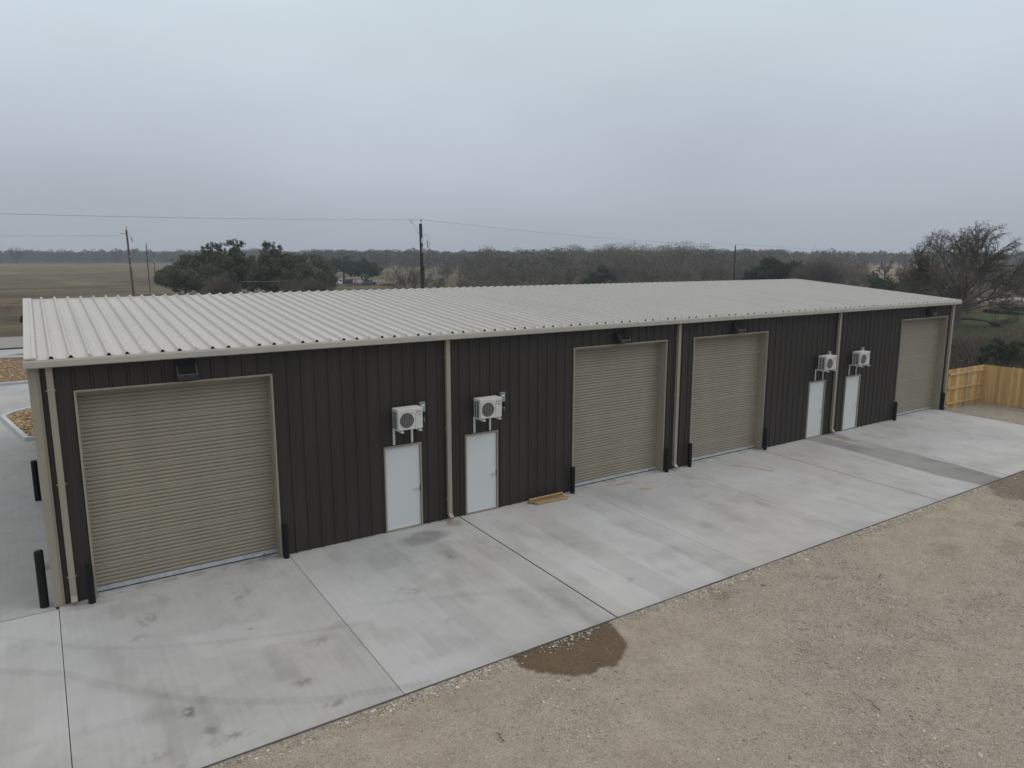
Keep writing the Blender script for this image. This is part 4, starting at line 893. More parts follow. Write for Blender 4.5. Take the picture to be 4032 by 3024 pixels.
# lone oak with visible forked trunk
(V, F, C), _ = evergreen_mesh(31, 9.6, 6.0, 17000, .19, .26, 0, 34); L_ = Limbs()
for pts, r0, r1 in (([(0, 0, -.3), (0, 0, .8), (.1, 0, 1.6)], .42, .36), ([(0, 0, 1.2), (-1.6, .1, 3.0), (-3.2, .2, 5.2)], .26, .08), ([(0, 0, 1.4), (1.3, -.2, 2.6), (3.0, -.3, 4.0)], .26, .09), ([(.05, 0, 1.5), (.2, .6, 3.2), (.4, 1, 6)], .24, .08)): L_.limb(pts, r0, r1, 7)
V2, F2 = L_.arrays(); x_, y_ = at(1434, 238); LN = [('crown', me_from('crown', V, F, M['oak2'], C)), ('trunk', me_from('trunk', V2, F2, M['bark']))]
plant('evergreen_oak', x_, y_, LN, 'lone round-crowned oak with a forked trunk standing over the parked trucks', 'tree', None, .93, R(-YAW))
# dark evergreens on the right
for k_, u, d, s_, lb in (('f', 3052, 146, .90, 'dark evergreen tree right of the far power pole, above the roof peak'), ('f', 2992, 152, .74, 'smaller dark evergreen on the left flank of the dark clump by the roof peak'), ('f', 3124, 149, .82, 'dark evergreen with a split top on the right of the clump by the roof peak'),
                         ('e', 3130, 150, 1.0, 'small dark evergreen low beside the roof peak'), ('e', 3440, 210, 1.15, 'round dark shrub in front of the pale straw field'), ('e', 3490, 150, 1.0, 'dark green shrub below the lone leafless tree'), ('e', 3560, 120, .95, 'dark green shrub left of the big leafless oak, above the roof slope'),
                         ('b', 3640, 105, .62, 'dark rounded evergreen directly left of the trunk of the big leafless oak'), ('e', 3700, 100, 1.0, 'dark evergreen bush behind the trunk of the big leafless oak'), ('d', 2380, 170, .70, 'dark evergreen half hidden in the bare wood behind the middle of the roof'), ('e', 2330, 150, 1.0, 'low dark evergreen bush above the middle of the roof')):
    x_, y_ = at(u, d); plant('evergreen_tree', x_, y_, EV[k_], lb, 'tree', 'dark evergreens right of the centre', s_, u * .37)
# dark evergreen bush right behind the fence and small yellow-green bush
(V, F, C), (V2, F2) = evergreen_mesh(41, 2.5, 1.7, 16000, .045, .02, 0, 22)
x_, y_ = at(4010, 41.5); plant('evergreen_bush', x_, y_, [('foliage', me_from('foliage', V, F, M['cedar'], C)), ('stem', me_from('stem', V2, F2, M['bark']))], 'dark evergreen bush behind the wooden fence at the right edge', 'bush', z=-.15)
(V, F, C), (V2, F2) = evergreen_mesh(42, 1.9, 1.4, 3000, .09, .02, 0, 12); x_, y_ = at(775, 104)
plant('yellow_bush', x_, y_, [('foliage', me_from('foliage', V, F, M['yellowbush'], C)), ('stem', me_from('stem', V2, F2, M['bark']))], 'small yellow-green bush just showing over the roof ridge under the oaks', 'bush')

# --- leafless trees
BT = []
for sd_, h, sp in ((51, 10, 1.0), (52, 10, .8), (53, 10, 1.2), (54, 10, .9)):
    V, F = bare_mesh(sd_, h, sp, dict(CF, tip=.026, nch=[6, 5, 4], seg=[4, 3, 2, 2]), 11, 3, .22, tr=.018); BT.append([('branches', me_from('branches', V, F, M['bark_far']))]); print('bare', len(F))
V, F = bare_mesh(61, 10, .9, dict(CF, tip=.045, wob=.3, nch=[4, 4, 3], seg=[6, 4, 3, 2], up=[.08, .08, .05]), 7, 2, .30, tr=.028); GN = [('branches', me_from('branches', V, F, M['bark']))]
V, F = bare_mesh(62, 8, .6, dict(CF, tip=.06, wob=.15, nch=[2, 2], seg=[4, 3]), 7, 1, .45, tr=.05); STUB = [('branches', me_from('branches', V, F, M['bark']))]
def tree_at(u, d, h, k_, lb, group, parts=None, nm='bare_tree', cat='tree'):
    x_, y_ = at(u, d); return plant(nm, x_, y_, parts or BT[k_ % 4], lb, cat, group, h / 10, u * .61)
g = np.random.default_rng(12); C = crown_pts(g, [(0, 0, 6.2, 4.3, 4.3, 3.2), (-2.4, 0, 5.2, 2.6, 2.6, 2.2), (2.5, .5, 5.4, 2.6, 2.6, 2.4)], 2600, .3); V, F = quads(C, .16, g, .2, .3); V2, F2 = bare_mesh(77, 9.5, 1.0, dict(CF, tip=.06, nch=[4, 4], seg=[3, 2]), 8, 2, .3, tr=.05)
cT = np.repeat(g.random(2600) * .4, 4); tree_at(66, 610, 15.5, 3, 'lone leafless tree at the far left edge of the dry field', None, [('twigs', me_from('twigs', V, F, M['woods'], np.stack([cT, cT, cT, cT * 0 + 1], -1))), ('branches', me_from('branches', V2, F2, M['bark']))])
tree_at(3490, 250, 11.6, 0, 'gnarled leafless tree standing alone in front of the straw field', None, GN)
tree_at(3362, 230, 9.6, 0, 'dead tree with stubby broken limbs left of the gnarled leafless tree', None, STUB, 'dead_tree')
tree_at(1612, 108, 7.6, 2, 'bare spreading tree just left of the dark power pole', None)
tree_at(1730, 150, 5.0, 1, 'small bare tree just right of the dark power pole', None)
tree_at(1905, 150, 7.6, 2, 'broad bare tree right of the dark power pole, at the edge of the open field', 'bare trees along the edge of the wood')
POSW = ['just right of the broad bare tree', 'above the left third of the roof', 'left of the dark evergreen over the roof middle', 'behind the dark evergreen over the roof middle', 'right of the roof middle', 'halfway between the roof middle and the far pole', 'left of the far power pole', 'just behind the far power pole']
gg = np.random.default_rng(5)
for k_, u in enumerate((1985, 2060, 2150, 2235, 2440, 2540, 2660, 2780, 2860, 2930)):
    tree_at(u, 168 + 14 * gg.random(), 7.8 + 1.8 * gg.random(), k_, 'leafless tree in the near row of the grey wood behind the long roof', 'leafless trees in the near row of the wood')
for k_, u in enumerate((1760, 1850, 2010, 2110, 2200, 2290, 2390, 2480, 2570, 2640, 2720, 2810, 2900, 3130, 3200)):
    tree_at(u, 225 + 40 * gg.random(), 9.5 + 2.5 * gg.random(), k_ + 1, 'leafless tree in the taller back row of the grey wood behind the long roof', 'leafless trees in the back row of the wood')
for k_, u in enumerate((3250, 3290, 3330, 3180)): tree_at(u, 185 + 12 * k_, 8.6 + .5 * k_, k_, 'leafless tree in the brown thicket just right of the roof peak', 'leafless trees right of the roof peak')
for k_, u in enumerate((3600, 3860, 3930, 4000, 4080)): tree_at(u, 170 + 14 * k_, 8.2, k_, 'leafless tree across the pale road behind the big oak', 'leafless trees across the road')
# rounded bare shrubs in front of the oaks
def shrub_mesh(seed, h, rx, n, tip):
    g = np.random.default_rng(seed); L_ = Limbs()
    for i in range(n):
        a = g.random() * 6.283; e = g.random() ** .6; P = [np.array([math.cos(a) * rx * .15 * e, math.sin(a) * rx * .15 * e, 0])]
        tgt = np.array([math.cos(a) * rx * e, math.sin(a) * rx * e, h * math.sqrt(max(0, 1 - (e * .93) ** 2)) * g.uniform(.75, 1.02)])
        for t in (.35, .7, 1): P.append(P[0] + (tgt - P[0]) * np.array([t ** 1.25, t ** 1.25, t ** .85]) + g.normal(0, .06 * h / 4, 3))
        L_.limb(P, tip * 2, tip * .7, 3)
        for c in range(5):
            q = P[2] + (P[3] - P[2]) * g.random() if c > 1 else P[1] + (P[2] - P[1]) * g.random(); d = (P[3] - P[1]); d = d / np.linalg.norm(d) + g.normal(0, .4, 3); L_.limb([q, q + d * h * .16 * g.uniform(.6, 1.3)], tip, tip * .6, 3)
    return L_.arrays()
V, F = shrub_mesh(71, 4.6, 2.7, 420, .016); S1 = [('branches', me_from('branches', V, F, M['bark_shrub']))]
V, F = shrub_mesh(72, 4.2, 3.4, 460, .016); S2 = [('branches', me_from('branches', V, F, M['bark_shrub']))]
for u, d, p_, s_, lb in ((868, 100, S1, 1.0, 'rounded bare grey shrub in front of the left part of the oak cluster'), (1150, 102, S1, .85, 'rounded bare grey shrub left of centre under the right-hand oaks'), (1236, 98, S2, 1.0, 'wide rounded bare grey shrub at the right end of the oak cluster'), (805, 104, S1, .62, 'small bare shrub left of the rounded grey one')):
    x_, y_ = at(u, d); plant('bare_shrub', x_, y_, p_, lb, 'shrub', 'bare shrubs in front of the oaks', s_, 0)
V, F = shrub_mesh(73, 7.0, 4.5, 420, .026); S3 = [('branches', me_from('branches', V, F, M['brush'] if False else M['bark_shrub']))]
x_, y_ = at(3230, 128); plant('bare_thicket', x_, y_, S3, 'dense brown leafless thicket rising right of the roof peak', 'thicket', None, 1.0)
x_, y_ = at(3165, 140); plant('bare_thicket', x_, y_, S3, 'second brown thicket partly hidden by the roof peak', 'thicket', None, .8, 2)

# --- masses nobody could count: understorey, far woods, brush, lawn tufts
def wood_mass(name, label, cells, g, mat, per=60, size=.5, vert=.6, cat='wood'):
    """cells: arrays x,y,height of many small far trees; each a fuzzy crown of twig-sized faces over a stem"""
    x_, y_, h = cells; n = len(x_); z = hgt(x_, y_)
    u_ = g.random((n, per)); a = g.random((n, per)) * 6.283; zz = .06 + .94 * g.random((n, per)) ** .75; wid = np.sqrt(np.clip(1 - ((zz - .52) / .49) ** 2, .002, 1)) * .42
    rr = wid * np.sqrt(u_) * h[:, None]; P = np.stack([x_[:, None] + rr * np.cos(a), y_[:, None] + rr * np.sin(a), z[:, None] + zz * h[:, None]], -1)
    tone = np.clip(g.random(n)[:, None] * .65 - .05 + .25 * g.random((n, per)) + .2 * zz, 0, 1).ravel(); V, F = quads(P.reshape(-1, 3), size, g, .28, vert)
    col = np.repeat(np.stack([tone, tone, tone, tone * 0 + 1], -1), 4, 0)
    tag(npmesh(name, V, F, mat, col=col), label, cat, kind='stuff')
def band(g, u0, u1, d0, d1, n, h0, h1):
    u = g.uniform(u0, u1, n); d = np.sqrt(g.uniform(d0 ** 2, d1 ** 2, n)); P = [at(a, b) for a, b in zip(u, d)]; P = np.array(P); h = g.uniform(h0, h1, n) * (.80 + .4 * fbm(u, d * 0, .012, 4, 9)) * g.uniform(.86, 1.10, n); return P[:, 0], P[:, 1], h
g = np.random.default_rng(99)
cc_ = [band(g, -900, 1500, 700, 900, 1700, 9.5, 12.5), band(g, 1200, 3100, 440, 760, 1600, 8.5, 11.5), band(g, 2900, 5200, 480, 1000, 1300, 7.5, 11)]
cells = [np.concatenate([c[i] for c in cc_]) for i in range(3)]
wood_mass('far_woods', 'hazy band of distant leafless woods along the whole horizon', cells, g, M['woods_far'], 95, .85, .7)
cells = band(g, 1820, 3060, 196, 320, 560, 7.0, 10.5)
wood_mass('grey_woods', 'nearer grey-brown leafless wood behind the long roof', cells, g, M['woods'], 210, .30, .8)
cells = [np.concatenate(q) for q in zip(band(g, 1900, 3060, 290, 345, 90, 10.5, 13), band(g, 2250, 2780, 285, 345, 150, 11.5, 14.0))]
wood_mass('budding_woods', 'pale greenish budding treetops at the back of the wood', cells, g, M['budding'], 330, .26, .5)
cells = band(g, 1800, 3420, 160, 200, 420, 1.0, 3.0)
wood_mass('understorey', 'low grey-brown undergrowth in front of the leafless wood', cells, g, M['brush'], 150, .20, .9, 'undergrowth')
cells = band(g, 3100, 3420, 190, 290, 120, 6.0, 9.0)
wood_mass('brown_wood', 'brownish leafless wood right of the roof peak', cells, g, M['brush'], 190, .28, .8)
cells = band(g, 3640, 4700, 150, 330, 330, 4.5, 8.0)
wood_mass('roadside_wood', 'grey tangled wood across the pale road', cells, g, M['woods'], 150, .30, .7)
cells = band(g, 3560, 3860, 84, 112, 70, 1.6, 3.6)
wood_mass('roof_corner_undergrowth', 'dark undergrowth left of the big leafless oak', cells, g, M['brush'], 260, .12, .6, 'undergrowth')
# brush behind the fence
def brush(name, label, x0, x1, y0, y1, n, h0, h1, g, mask, wd=.008):
    x_ = g.uniform(x0, x1, n); y_ = g.uniform(y0, y1, n); k_ = mask(x_, y_) > g.random(n); x_, y_ = x_[k_], y_[k_]; n = len(x_)
    clump = fbm(x_, y_, .35, 3, 71); h = (h0 + (h1 - h0) * clump) * g.uniform(.5, 1.15, n); z = hgt(x_, y_) - .1
    d = g.normal(0, .5, (n, 3)); d[:, 2] = 1; d /= np.linalg.norm(d, axis=1)[:, None]; st = g.random(n) * .55; ln = h * g.uniform(.25, .7, n)
    A = np.stack([x_, y_, z + st * h], -1); B = A + d * ln[:, None]; w_ = g.normal(0, 1, (n, 3)); w_ -= (w_ * d).sum(1)[:, None] * d; w_ = w_ / np.linalg.norm(w_, axis=1)[:, None] * wd * (.5 + g.random(n))[:, None]
    Mid = (A + B) / 2 + g.normal(0, .06, (n, 3)); V = np.stack([A - w_, A + w_, Mid + w_ * .8, B, Mid - w_ * .8], 1).reshape(-1, 3); f = np.arange(n)[:, None] * 5
    F = np.concatenate([f + [0, 1, 2, 4], f + [4, 2, 3, 3]]); F = F[:n]; F3 = f + np.array([4, 2, 3])
    t = np.clip(.25 * g.random(n) + .9 * (fbm(x_, y_, .8, 3, 13) - .2) * g.random(n) + .1, 0, 1); col = np.repeat(np.stack([t, t, t, t * 0 + 1], -1), 5, 0)
    me = np.concatenate([F[:, [0, 1, 2]], F[:, [0, 2, 3]], F3]); tag(npmesh(name, V, me, M['brush'], col=col), label, 'brush', kind='stuff')
g = np.random.default_rng(77)
brush('dry_brush', 'tangled dry brown brush growing behind the wooden fence', 34.5, 76, .8, 34, 150000, .9, 2.3, g, lambda a, b: sm(74, 52, a + .30 * b + 14 * (fbm(a, b, .2, 3, 4) - .5)) * (.25 + sm(.3, .6, fbm(a, b, .4, 3, 6))) * 1.0, .010)
brush('dry_brush', 'tangled dry brown brush right of the fence corner', 38.9, 72, -16, .8, 75000, 1.0, 2.4, g, lambda a, b: sm(70, 50, a) * (.3 + sm(.3, .6, fbm(a, b, .4, 3, 6))), .010)
brush('field_weeds', 'dark low weeds scattered over the grass near the road', 62, 135, 5, 48, 45000, .3, 1.0, g, lambda a, b: sm(.46, .62, fbm(a, b, .09, 4, 16)) * (b < 24 + (a - 100) * .45), .02)
brush('field_weeds', 'patchy taller weeds in the dry field on the left', -60, 60, 62, 240, 60000, .15, .55, g, lambda a, b: sm(.5, .68, fbm(a, b, .05, 4, 26)), .03)
# ================================================================== POLES, WIRES, FAR OBJECTS
def pole(x, y, h, r0, mat, label, group=None, z=None, lean=0):
    z = hz(x, y) if z is None else z
    r = empty('utility_pole', (x, y, z), R(-YAW), label, 'utility pole', group)
    mb = MB(); mb.tube([(0, 0, -.5), (lean * .5, 0, h * .5), (lean, 0, h)], [r0, r0 * .85, r0 * .7], 12); mb.build('pole_shaft', mat, r)
    mb = MB(); mb.tube([(lean + .04, 0, h - .25), (lean + .06, 0, h + .30)], .028, 8); mb.build('pin', M['ceramic'], r); 
    mb = MB(); mb.tube([(lean + .06, 0, h + .24), (lean + .06, 0, h + .30), (lean + .06, 0, h + .36), (lean + .06, 0, h + .40)], [.06, .09, .09, .05], 10); mb.build('insulator', M['ceramic'], r)
    return r, Vector((x, y, z + h + .38))
pc, TC = pole(*at(1663, 69), 10.15, .20, M['pole'], 'dark thick power pole rising behind the middle of the roof ridge', z=-.1, lean=-.10)
hC = 10.15
mb = MB(); mb.tube([(.10, -.05, hC - 1.95), (.48, -.1, hC - 1.75)], .02, 6); mb.build('bracket_arm', M['galv'], pc)
mb = MB(); mb.tube([(.50, -.1, hC - 1.6), (.58, -.1, hC - 2.25)], .055, 8); mb.tube([(.50, -.1, hC - 1.58), (.74, -.1, hC - 1.72), (.66, -.1, hC - 2.3), (.86, -.1, hC - 2.38)], .020, 6); mb.build('fuse_cutout', M['ceramic'], pc)
mb = MB(); mb.tube([(.08, 0, hC - 1.35), (.22, 0, hC - 1.0), (.42, 0, hC - .92), (.52, 0, hC - 1.1), (.50, -.1, hC - 1.6)], .012, 5); mb.build('jumper_wire', M['wire'], pc)
mb = MB(); mb.tube([(.42, -.1, hC - 2.45), (.36, -.1, hC - 2.8)], .05, 6); mb.tube([(.36, -.1, hC - 2.8), (.12, -.05, hC - 3.9)], .018, 5); mb.build('surge_arrester', M['ceramic'], pc)
mb = MB(); mb.tube([(-.06, 0, hC - 1.15), (-.35, 0, hC - .85), (-.65, 0, hC - .25), (-.95, 0, hC + .25)], .014, 5); mb.build('jumper_wire', M['wire'], pc)
mb = MB(); mb.tube([(-1.0 + .11 * math.cos(q), 0, hC + .26 + .13 * math.sin(q)) for q in np.linspace(0, 6.28, 11)], .025, 5, False); mb.build('hot_line_clamp', M['ceramic'], pc)
mb = MB(); mb.box(-.03, .06, -.20, -.15, hC - 1.8, hC - 1.3); mb.build('pole_tag', M['bracket'], pc)
mb = MB(); mb.box(-.02, .07, -.20, -.16, hC - 2.7, hC - 2.15); mb.build('pole_tag', M['ceramic'], pc)
mb = MB(); mb.box(.02, .12, -.22, -.17, hC - 6.6, hC - 6.2); mb.build('pole_tag', M['bracket'], pc)
mb = MB(); mb.tube([(.235, -.03, -.1), (.21, -.03, hC - 5.9)], .045, 8); mb.build('riser_conduit', M['ceramic'], pc)
mb = MB(); mb.tube([(.12, -.05, hC - 3.9), (.2, -.03, hC - 5.4), (.22, -.03, hC - 5.9)], .03, 6); mb.build('riser_cable', M['rubber'], pc)
for z in (.3, .8):
    mb = MB(); mb.tube([(-.42, 0, hC - z), (-.12, 0, hC - z)], .014, 5); mb.build('step_bolt', M['galv'], pc)
p2, T2 = pole(*at(2893, 152), 10.1, .19, M['pole'], 'dark power pole rising from the wood right of the roof middle')
p3, T3 = pole(*at(3563, 340), 11.3, .19, M['pole'], 'distant power pole left of the big leafless oak')
q0 = at(0, 45); pe = 0
p4, T4 = pole(-72, 10.4, 9.9, .20, M['pole'], 'power pole out to the left of the picture carrying the same wire')
l1, T5 = pole(12.32, 102, 11.15, .17, M['pole2'], 'brown power pole in the field, nearest and tallest of the left three', 'power poles in the left field', lean=-.28)
l2, T6 = pole(24.51, 185.1, 11.6, .16, M['pole2'], 'brown power pole in the field, second of the left three', 'power poles in the left field')
l3, T7 = pole(34.1, 248.3, 10.3, .15, M['pole2'], 'farthest of the three brown power poles in the left field, with a pale box', 'power poles in the left field')
mb = MB(); mb.tube([(-.1, 0, 7.6), (-.1, 0, 8.5)], .28, 8); mb.build('transformer', M['ceramic'], l3)
mb = MB(); mb.tube([(-.32, 0, 10.6), (-1.1, -.1, 10.62)], .05, 6); mb.build('dead_end_insulator', M['ceramic'], l1)
mb = MB(); mb.tube([(-.2, 0, 10.2), (.45, -.1, 9.9)], .02, 6); mb.tube([(.40, -.1, 10.05), (.5, -.1, 9.4)], .07, 6); mb.build('fuse_cutout', M['ceramic'], l1)
for z, s_ in ((5.9, .10), (7.2, .07)):
    mb = MB(); mb.box(-.1, .1, -.24, -.16, z, z + .3); mb.build('pole_tag', M['ceramic'], l1)
def wire(a, b, sag, label, r_=.016, group='overhead wires'):
    a = Vector(a); b = Vector(b); n_ = 24; mb = MB(); mb.tube([a.lerp(b, t / n_) - Vector((0, 0, sag * 4 * (t / n_) * (1 - t / n_))) for t in range(n_ + 1)], r_, 5, False)
    return tag(mb.build('power_wire', M['wire']), label, 'wire', group)
wire(T4, TC, 1.2, 'thin overhead wire running left from the dark pole to the picture edge', .008)
wire(TC, T2, .6, 'thin overhead wire running right from the dark pole to the pole in the wood', .010)
wire(T2, T3, .8, 'thin overhead wire between the pole in the wood and the distant right pole', .018)
wire((-75, 100, 9.9), (12.32 - 1.1, 102.6, 10.1), .5, 'faint overhead wire ending at the nearest brown pole in the left field', .012)
wire(T5 - Vector((.2, 0, .5)), T6, 1.1, 'faint overhead wire between the first and second brown poles', .010)
wire(T6, T7, .7, 'faint overhead wire between the second and third brown poles', .010)
for u, zt, d, lb in ((3204, 26.0, 900, 'tall thin radio mast on the horizon right of the far power pole'), (2289, 25.5, 900, 'thin radio mast on the horizon over the middle of the roof'), (1938, 23.5, 900, 'thin radio mast on the horizon right of the dark pole')):
    x_, y_ = at(u, d); z = hz(x_, y_); mb = MB(); hh_ = zt - z
    for a in range(3): mb.tube([(.22 * math.cos(a * 2.094), .22 * math.sin(a * 2.094), 0), (.22 * math.cos(a * 2.094), .22 * math.sin(a * 2.094), hh_)], .06, 4)
    for q in range(int(hh_ / .9)):
        a = (q % 3) * 2.094; b = ((q + 1) % 3) * 2.094; mb.tube([(.22 * math.cos(a), .22 * math.sin(a), q * .9), (.22 * math.cos(b), .22 * math.sin(b), q * .9 + .9)], .03, 3)
    o = mb.build('radio_mast', M['ceramic']); o.location = (x_, y_, z); tag(o, lb, 'mast', 'radio masts on the horizon')

# ---- ranch gate and plank fences
def fx_(u, d): x_, y_ = at(u, d); return x_, y_, hz(x_, y_)
a = fx_(938, 100); b = fx_(1146, 100); gt = empty('ranch_gate', ((a[0] + b[0]) / 2, (a[1] + b[1]) / 2, -.3), R(-YAW), 'tall ranch gateway with one thin crossbeam in front of the oaks', 'gateway'); hw = math.hypot(a[0] - b[0], a[1] - b[1]) / 2
for s_ in (-1, 1): mb = MB(); mb.tube([(s_ * hw, 0, -.2), (s_ * hw, 0, 4.05)], .09, 8); mb.build('gate_post', M['bark_shrub'], gt)
mb = MB(); mb.tube([(-hw - .1, 0, 3.95), (hw + .1, 0, 4.02)], .06, 8); mb.build('crossbeam', M['bark_shrub'], gt)
def rail_fence(u0, d0, u1, d1, label, rails=(.45, .85, 1.25), mat='whitepaint'):
    a = Vector(fx_(u0, d0)); b = Vector(fx_(u1, d1)); d = b - a; n_ = max(2, int(d.length / 2.4)); r = empty('plank_fence', a, math.atan2(d.y, d.x), label, 'fence', 'white plank fences')
    for i_ in range(n_ + 1): mb = MB(); x_ = d.length * i_ / n_; mb.box(x_ - .06, x_ + .06, -.06, .06, -.3, 1.35, M=None); o = mb.build('post', M[mat], r); o.location.z = d.z * i_ / n_
    for z in rails: mb = MB(); mb.box(0, d.length, -.085, -.062, z - .07, z + .07); o = mb.build('rail', M[mat], r); o.rotation_euler.y = -math.atan2(d.z, d.xy.length)
    return r
rail_fence(1378, 246, 1512, 250, 'white plank fence behind the parked trucks')
rail_fence(955, 150, 1030, 150, 'white plank fence glimpsed between the oak trunks behind the gateway')
rail_fence(642, 235, 662, 232, 'short white fence next to the dark fence screen in the left field')
a = Vector(fx_(620, 244)); b = Vector(fx_(642, 236)); d = b - a; sc = empty('fence_screen', a, math.atan2(d.y, d.x), 'dark screened fence panel left of the oaks at the field edge', 'fence')
mb = MB(); n_ = 14
for i_ in range(n_): x_ = d.length * i_ / n_; mb.box(x_, x_ + d.length / n_ - .03, -.02 + .01 * (i_ % 2), .01, 0, 1.5)
mb.build('screen_panel', M['darkblue'], sc)
for i_ in range(4): mb = MB(); mb.tube([(d.length * i_ / 3, .06, -.2), (d.length * i_ / 3, .06, 1.6)], .04, 6); mb.build('post', M['fixture'], sc)
# T-posts and wires of the paddock fence near the road
for i_, (u, d, pos) in enumerate(((3830, 92, 'just right of the big oak trunk'), (3879, 98, 'second to the right of the oak trunk'), (3921, 100, 'beneath the low limb of the big oak'), (3963, 108, 'left of the dark round edging'), (4008, 114, 'above the dark round edging'), (3945, 74, 'in front of the dark round edging'))):
    x_, y_ = at(u, d); mb = MB(); mb.box(-.03, .03, -.004, .004, -.3, 1.35); mb.box(-.004, .004, -.035, .0, -.3, 1.35); o = mb.build('fence_post', M['edging']); o.location = (x_, y_, hz(x_, y_)); tag(o, 'thin dark metal fence post ' + pos, 'fence post', 'metal fence posts on the green grass')
# dark round edging on the lawn
x_, y_ = at(4045, 93); z = hz(x_, y_); mb = MB(); n_ = 48; v = []; g = np.random.default_rng(3)
for i_ in range(n_):
    a = i_ * 2 * math.pi / n_; rr = 4.1 + .12 * math.sin(5 * a) + g.normal(0, .05); hh_ = .42 + .08 * math.sin(3 * a) + g.normal(0, .03)
    for r_, zz in ((rr, -.1), (rr + .03, hh_), (rr - .05, hh_ + .02), (rr - .10, -.1)): v.append((r_ * math.cos(a), r_ * math.sin(a), zz))
mb.add(v, [(i_ * 4 + k_, ((i_ + 1) % n_) * 4 + k_, ((i_ + 1) % n_) * 4 + k_ + 1, i_ * 4 + k_ + 1) for i_ in range(n_) for k_ in range(3)]); o = mb.build('round_edging', M['edging']); o.location = (x_, y_, z)
tag(o, 'dark green low round edging lying on the grass at the right edge', 'edging')

# ---- parked vehicles and farm things under the lone oak
def wheel(parent, x, y, r_, w_=.24):
    mb = MB(); mb.tube([(x, y - w_ / 2, r_), (x, y + w_ / 2, r_)], r_, 18); t = mb.build('tyre', M['tyre'], parent, bevel=.02)
    mb = MB(); mb.tube([(x, y - w_ / 2 - .012, r_), (x, y + w_ / 2 + .012, r_)], r_ * .55, 14); mb.build('rim', M['ceramic'], t)
def loft(name, secs, mat, parent, bevel=.03):
    """secs: (x, half width, z0, z1)"""
    mb = MB(); v = []
    for x, hw_, z0, z1 in secs: v += [(x, -hw_, z0), (x, hw_, z0), (x, hw_ * .97, (z0 * .3 + z1 * .7)), (x, hw_ * .88, z1), (x, -hw_ * .88, z1), (x, -hw_ * .97, (z0 * .3 + z1 * .7))]
    m_ = len(secs); f = [(i_ * 6 + k_, i_ * 6 + (k_ + 1) % 6, (i_ + 1) * 6 + (k_ + 1) % 6, (i_ + 1) * 6 + k_) for i_ in range(m_ - 1) for k_ in range(6)] + [tuple(range(6)), tuple((m_ - 1) * 6 + k_ for k_ in range(6))]
    mb.add(v, f); return mb.build(name, mat, parent, bevel=bevel)
A_ = R(-YAW)
x_, y_, z = fx_(1352, 230); tk = empty('dump_truck', (x_, y_, z), A_ + R(8), 'small truck with a white cab and dark loaded bed left of the pickups', 'truck')
loft('cab', [(-2.45, .80, .55, 1.15), (-1.75, .85, .50, 1.30), (-1.55, .90, .50, 1.40), (-1.35, .86, .50, 2.10), (-.55, .86, .50, 2.16), (-.5, .86, .5, 2.1)], M['whitepaint'], tk, .04)
mb = MB(); mb.box(-1.30, -.72, -.875, -.855, 1.35, 1.95); mb.build('side_window', M['glass'], tk); mb = MB(); mb.add([(-1.57, -.7, 1.42), (-1.57, .7, 1.42), (-1.37, .66, 2.05), (-1.37, -.66, 2.05)], [(0, 1, 2, 3)]); mb.build('windscreen', M['glass'], tk)
mb = MB(); mb.box(-.4, 2.6, -1.0, 1.0, .75, 1.5); mb.box(-.42, -.3, -1.0, 1.0, 1.5, 2.3); mb.box(2.5, 2.62, -1.0, 1.0, 1.5, 2.1); mb.build('dump_bed', M['darkblue'], tk, bevel=.02)
mb = MB()
for i_ in range(9): mb.tube([(-.2 + i_ * .31, random.uniform(-.5, .5), 1.45), (-.1 + i_ * .3, random.uniform(-.5, .5), random.uniform(1.7, 2.15))], [.38, .16], 7)
mb.build('load', M['bark'], tk)
mb = MB(); mb.box(-2.4, 2.6, -.35, .35, .45, .70); mb.build('chassis', M['rubber'], tk)
for wx in (-1.85, 1.2, 2.1):
    for wy in (-.78, .78): wheel(tk, wx, wy, .42, .26)
def pickup(u, d, rz, body, lower, label, stripe=False):
    x_, y_, z = fx_(u, d); t = empty('pickup_truck', (x_, y_, z), rz, label, 'pickup truck', 'pickup trucks parked under the lone oak')
    loft('body', [(-2.6, .85, .45, .95), (-2.5, .92, .40, 1.05), (-1.1, .95, .38, 1.12), (2.5, .95, .40, 1.10), (2.6, .9, .45, 1.05)], body, t)
    loft('cabin', [(-1.15, .82, 1.08, 1.14), (-.55, .78, 1.08, 1.75), (.85, .78, 1.08, 1.78), (1.05, .80, 1.08, 1.14)], lower, t, .03)
    mb = MB(); mb.add([(-1.14, -.70, 1.16), (-1.14, .70, 1.16), (-.62, .66, 1.70), (-.62, -.66, 1.70)], [(0, 1, 2, 3)]); mb.v = [(a_ - .02, b_, c_ + .02) for a_, b_, c_ in mb.v]; mb.build('windscreen', M['glass'], t)
    for s_ in (-1, 1): mb = MB(); mb.box(-.5, .8, s_ * .80 - .008, s_ * .80 + .008, 1.22, 1.68); mb.build('side_window', M['glass'], t)
    mb = MB(); mb.box(-2.66, -2.56, -.7, .7, .55, .85); mb.build('grille', M['rubber'], t)
    for s_ in (-1, 1): mb = MB(); mb.box(-2.67, -2.58, s_ * .75 - .12, s_ * .75 + .12, .78, .94); mb.build('headlight', M['whitepaint'], t)
    if stripe: mb = MB(); mb.box(2.6, 2.68, -.85, .85, .72, .98); mb.build('tailgate_panel', M['whitepaint'], t)
    for wx in (-1.75, 1.65):
        for wy in (-.84, .84): wheel(t, wx, wy, .38)
pickup(1409, 236, A_ - R(62), M['redpaint'], M['whitepaint'], 'red pickup truck with a white roof between the truck and the lone oak', True)
pickup(1450, 233, A_ - R(40), M['darkblue'], M['darkblue'], 'dark blue pickup truck parked right of the oak trunk')
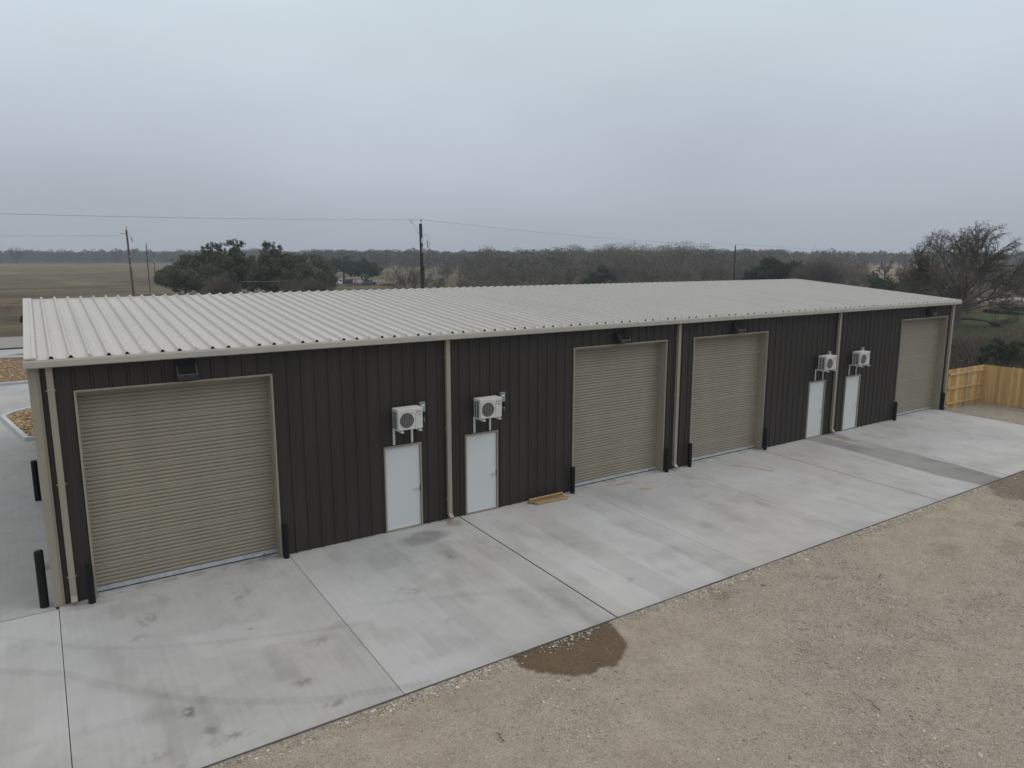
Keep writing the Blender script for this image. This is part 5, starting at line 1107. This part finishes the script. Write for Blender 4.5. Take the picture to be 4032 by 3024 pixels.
for i_, u in enumerate((1500, 1513, 1526, 1539, 1552)):
    x_, y_, z = fx_(u, 226); mb = MB(); pts = [(-.62, 0, .66), (-.60, 0, .66), (.60, 0, .66), (.62, 0, .66)]; mb.tube(pts, [.60, .66, .66, .60], 24); o = mb.build('hay_bale', M['hay']); o.location = (x_, y_, z - .03); o.rotation_euler.z = A_ + R(4)
    tag(o, 'grey round hay bale in the row right of the parked trucks', 'hay bale', 'row of round hay bales')
x_, y_, z = fx_(1572, 224); tr = empty('tractor', (x_, y_, z), A_ + R(10), 'dark green tractor behind the bare tree at the end of the hay bales', 'tractor')
loft('bonnet', [(.1, .38, .8, 1.45), (1.7, .33, .8, 1.35), (1.85, .30, .85, 1.25)], M['tractor'], tr)
mb = MB(); mb.box(-1.1, .1, -.6, .6, 2.25, 2.38)
mb.build('cab_roof', M['tractor'], tr, bevel=.04)
for s_ in (-1, 1):
    for xx in (-1.05, .05): mb = MB(); mb.tube([(xx, s_ * .55, 1.0), (xx, s_ * .55, 2.27)], .04, 6); mb.build('cab_pillar', M['rubber'], tr)
mb = MB(); mb.box(-1.0, 0, -.5, .5, .7, 1.25); mb.build('cab_base', M['tractor'], tr, bevel=.03)
for s_ in (-1, 1): wheel(tr, -.6, s_ * .78, .72, .4); wheel(tr, 1.45, s_ * .62, .42, .26)
# a few twigs lying on the gravel
for i_, (x_, y_, rz, ln, lb) in enumerate(((15.2, -8.1, 20, .28, 'small dark twig on the gravel near the slab, right of the wet patch'), (10.6, -10.6, 60, .30, 'curved dark twig on the gravel in the middle foreground'), (19.6, -11.4, -50, .45, 'dark stick on the gravel at the right edge'), (5.3, -8.0, 80, .25, 'small dark twig on the gravel in the left foreground'))):
    mb = MB(); mb.tube([(-ln / 2, 0, .012), (-ln * .1, .03, .02), (ln * .2, .01, .016), (ln / 2, .05, .012)], [.008, .007, .006, .003], 6); mb.tube([(ln * .1, .02, .015), (ln * .3, -.06, .015)], [.004, .002], 5); o = mb.build('twig', M['bark']); o.location = (x_, y_, GZ + .02); o.rotation_euler.z = R(rz); tag(o, lb, 'twig', 'twigs on the gravel')

# ---- haze
mb = MB(); mb.box(-4600, 4600, -4600, 4600, -3.2, 28.5); hz_o = mb.build('haze', None); hz_o.data.materials.clear()
m = bpy.data.materials.new('haze'); m.use_nodes = True; t = m.node_tree; t.nodes.clear(); vo = t.nodes.new('ShaderNodeVolumePrincipled'); ou = t.nodes.new('ShaderNodeOutputMaterial'); t.links.new(vo.outputs[0], ou.inputs['Volume'])
vo.inputs['Color'].default_value = (.80, .91, 1.0, 1); vo.inputs['Density'].default_value = .00036; vo.inputs['Anisotropy'].default_value = .2
hz_o.data.materials.append(m); tag(hz_o, 'pale even winter haze over the whole view', 'haze', kind='stuff')
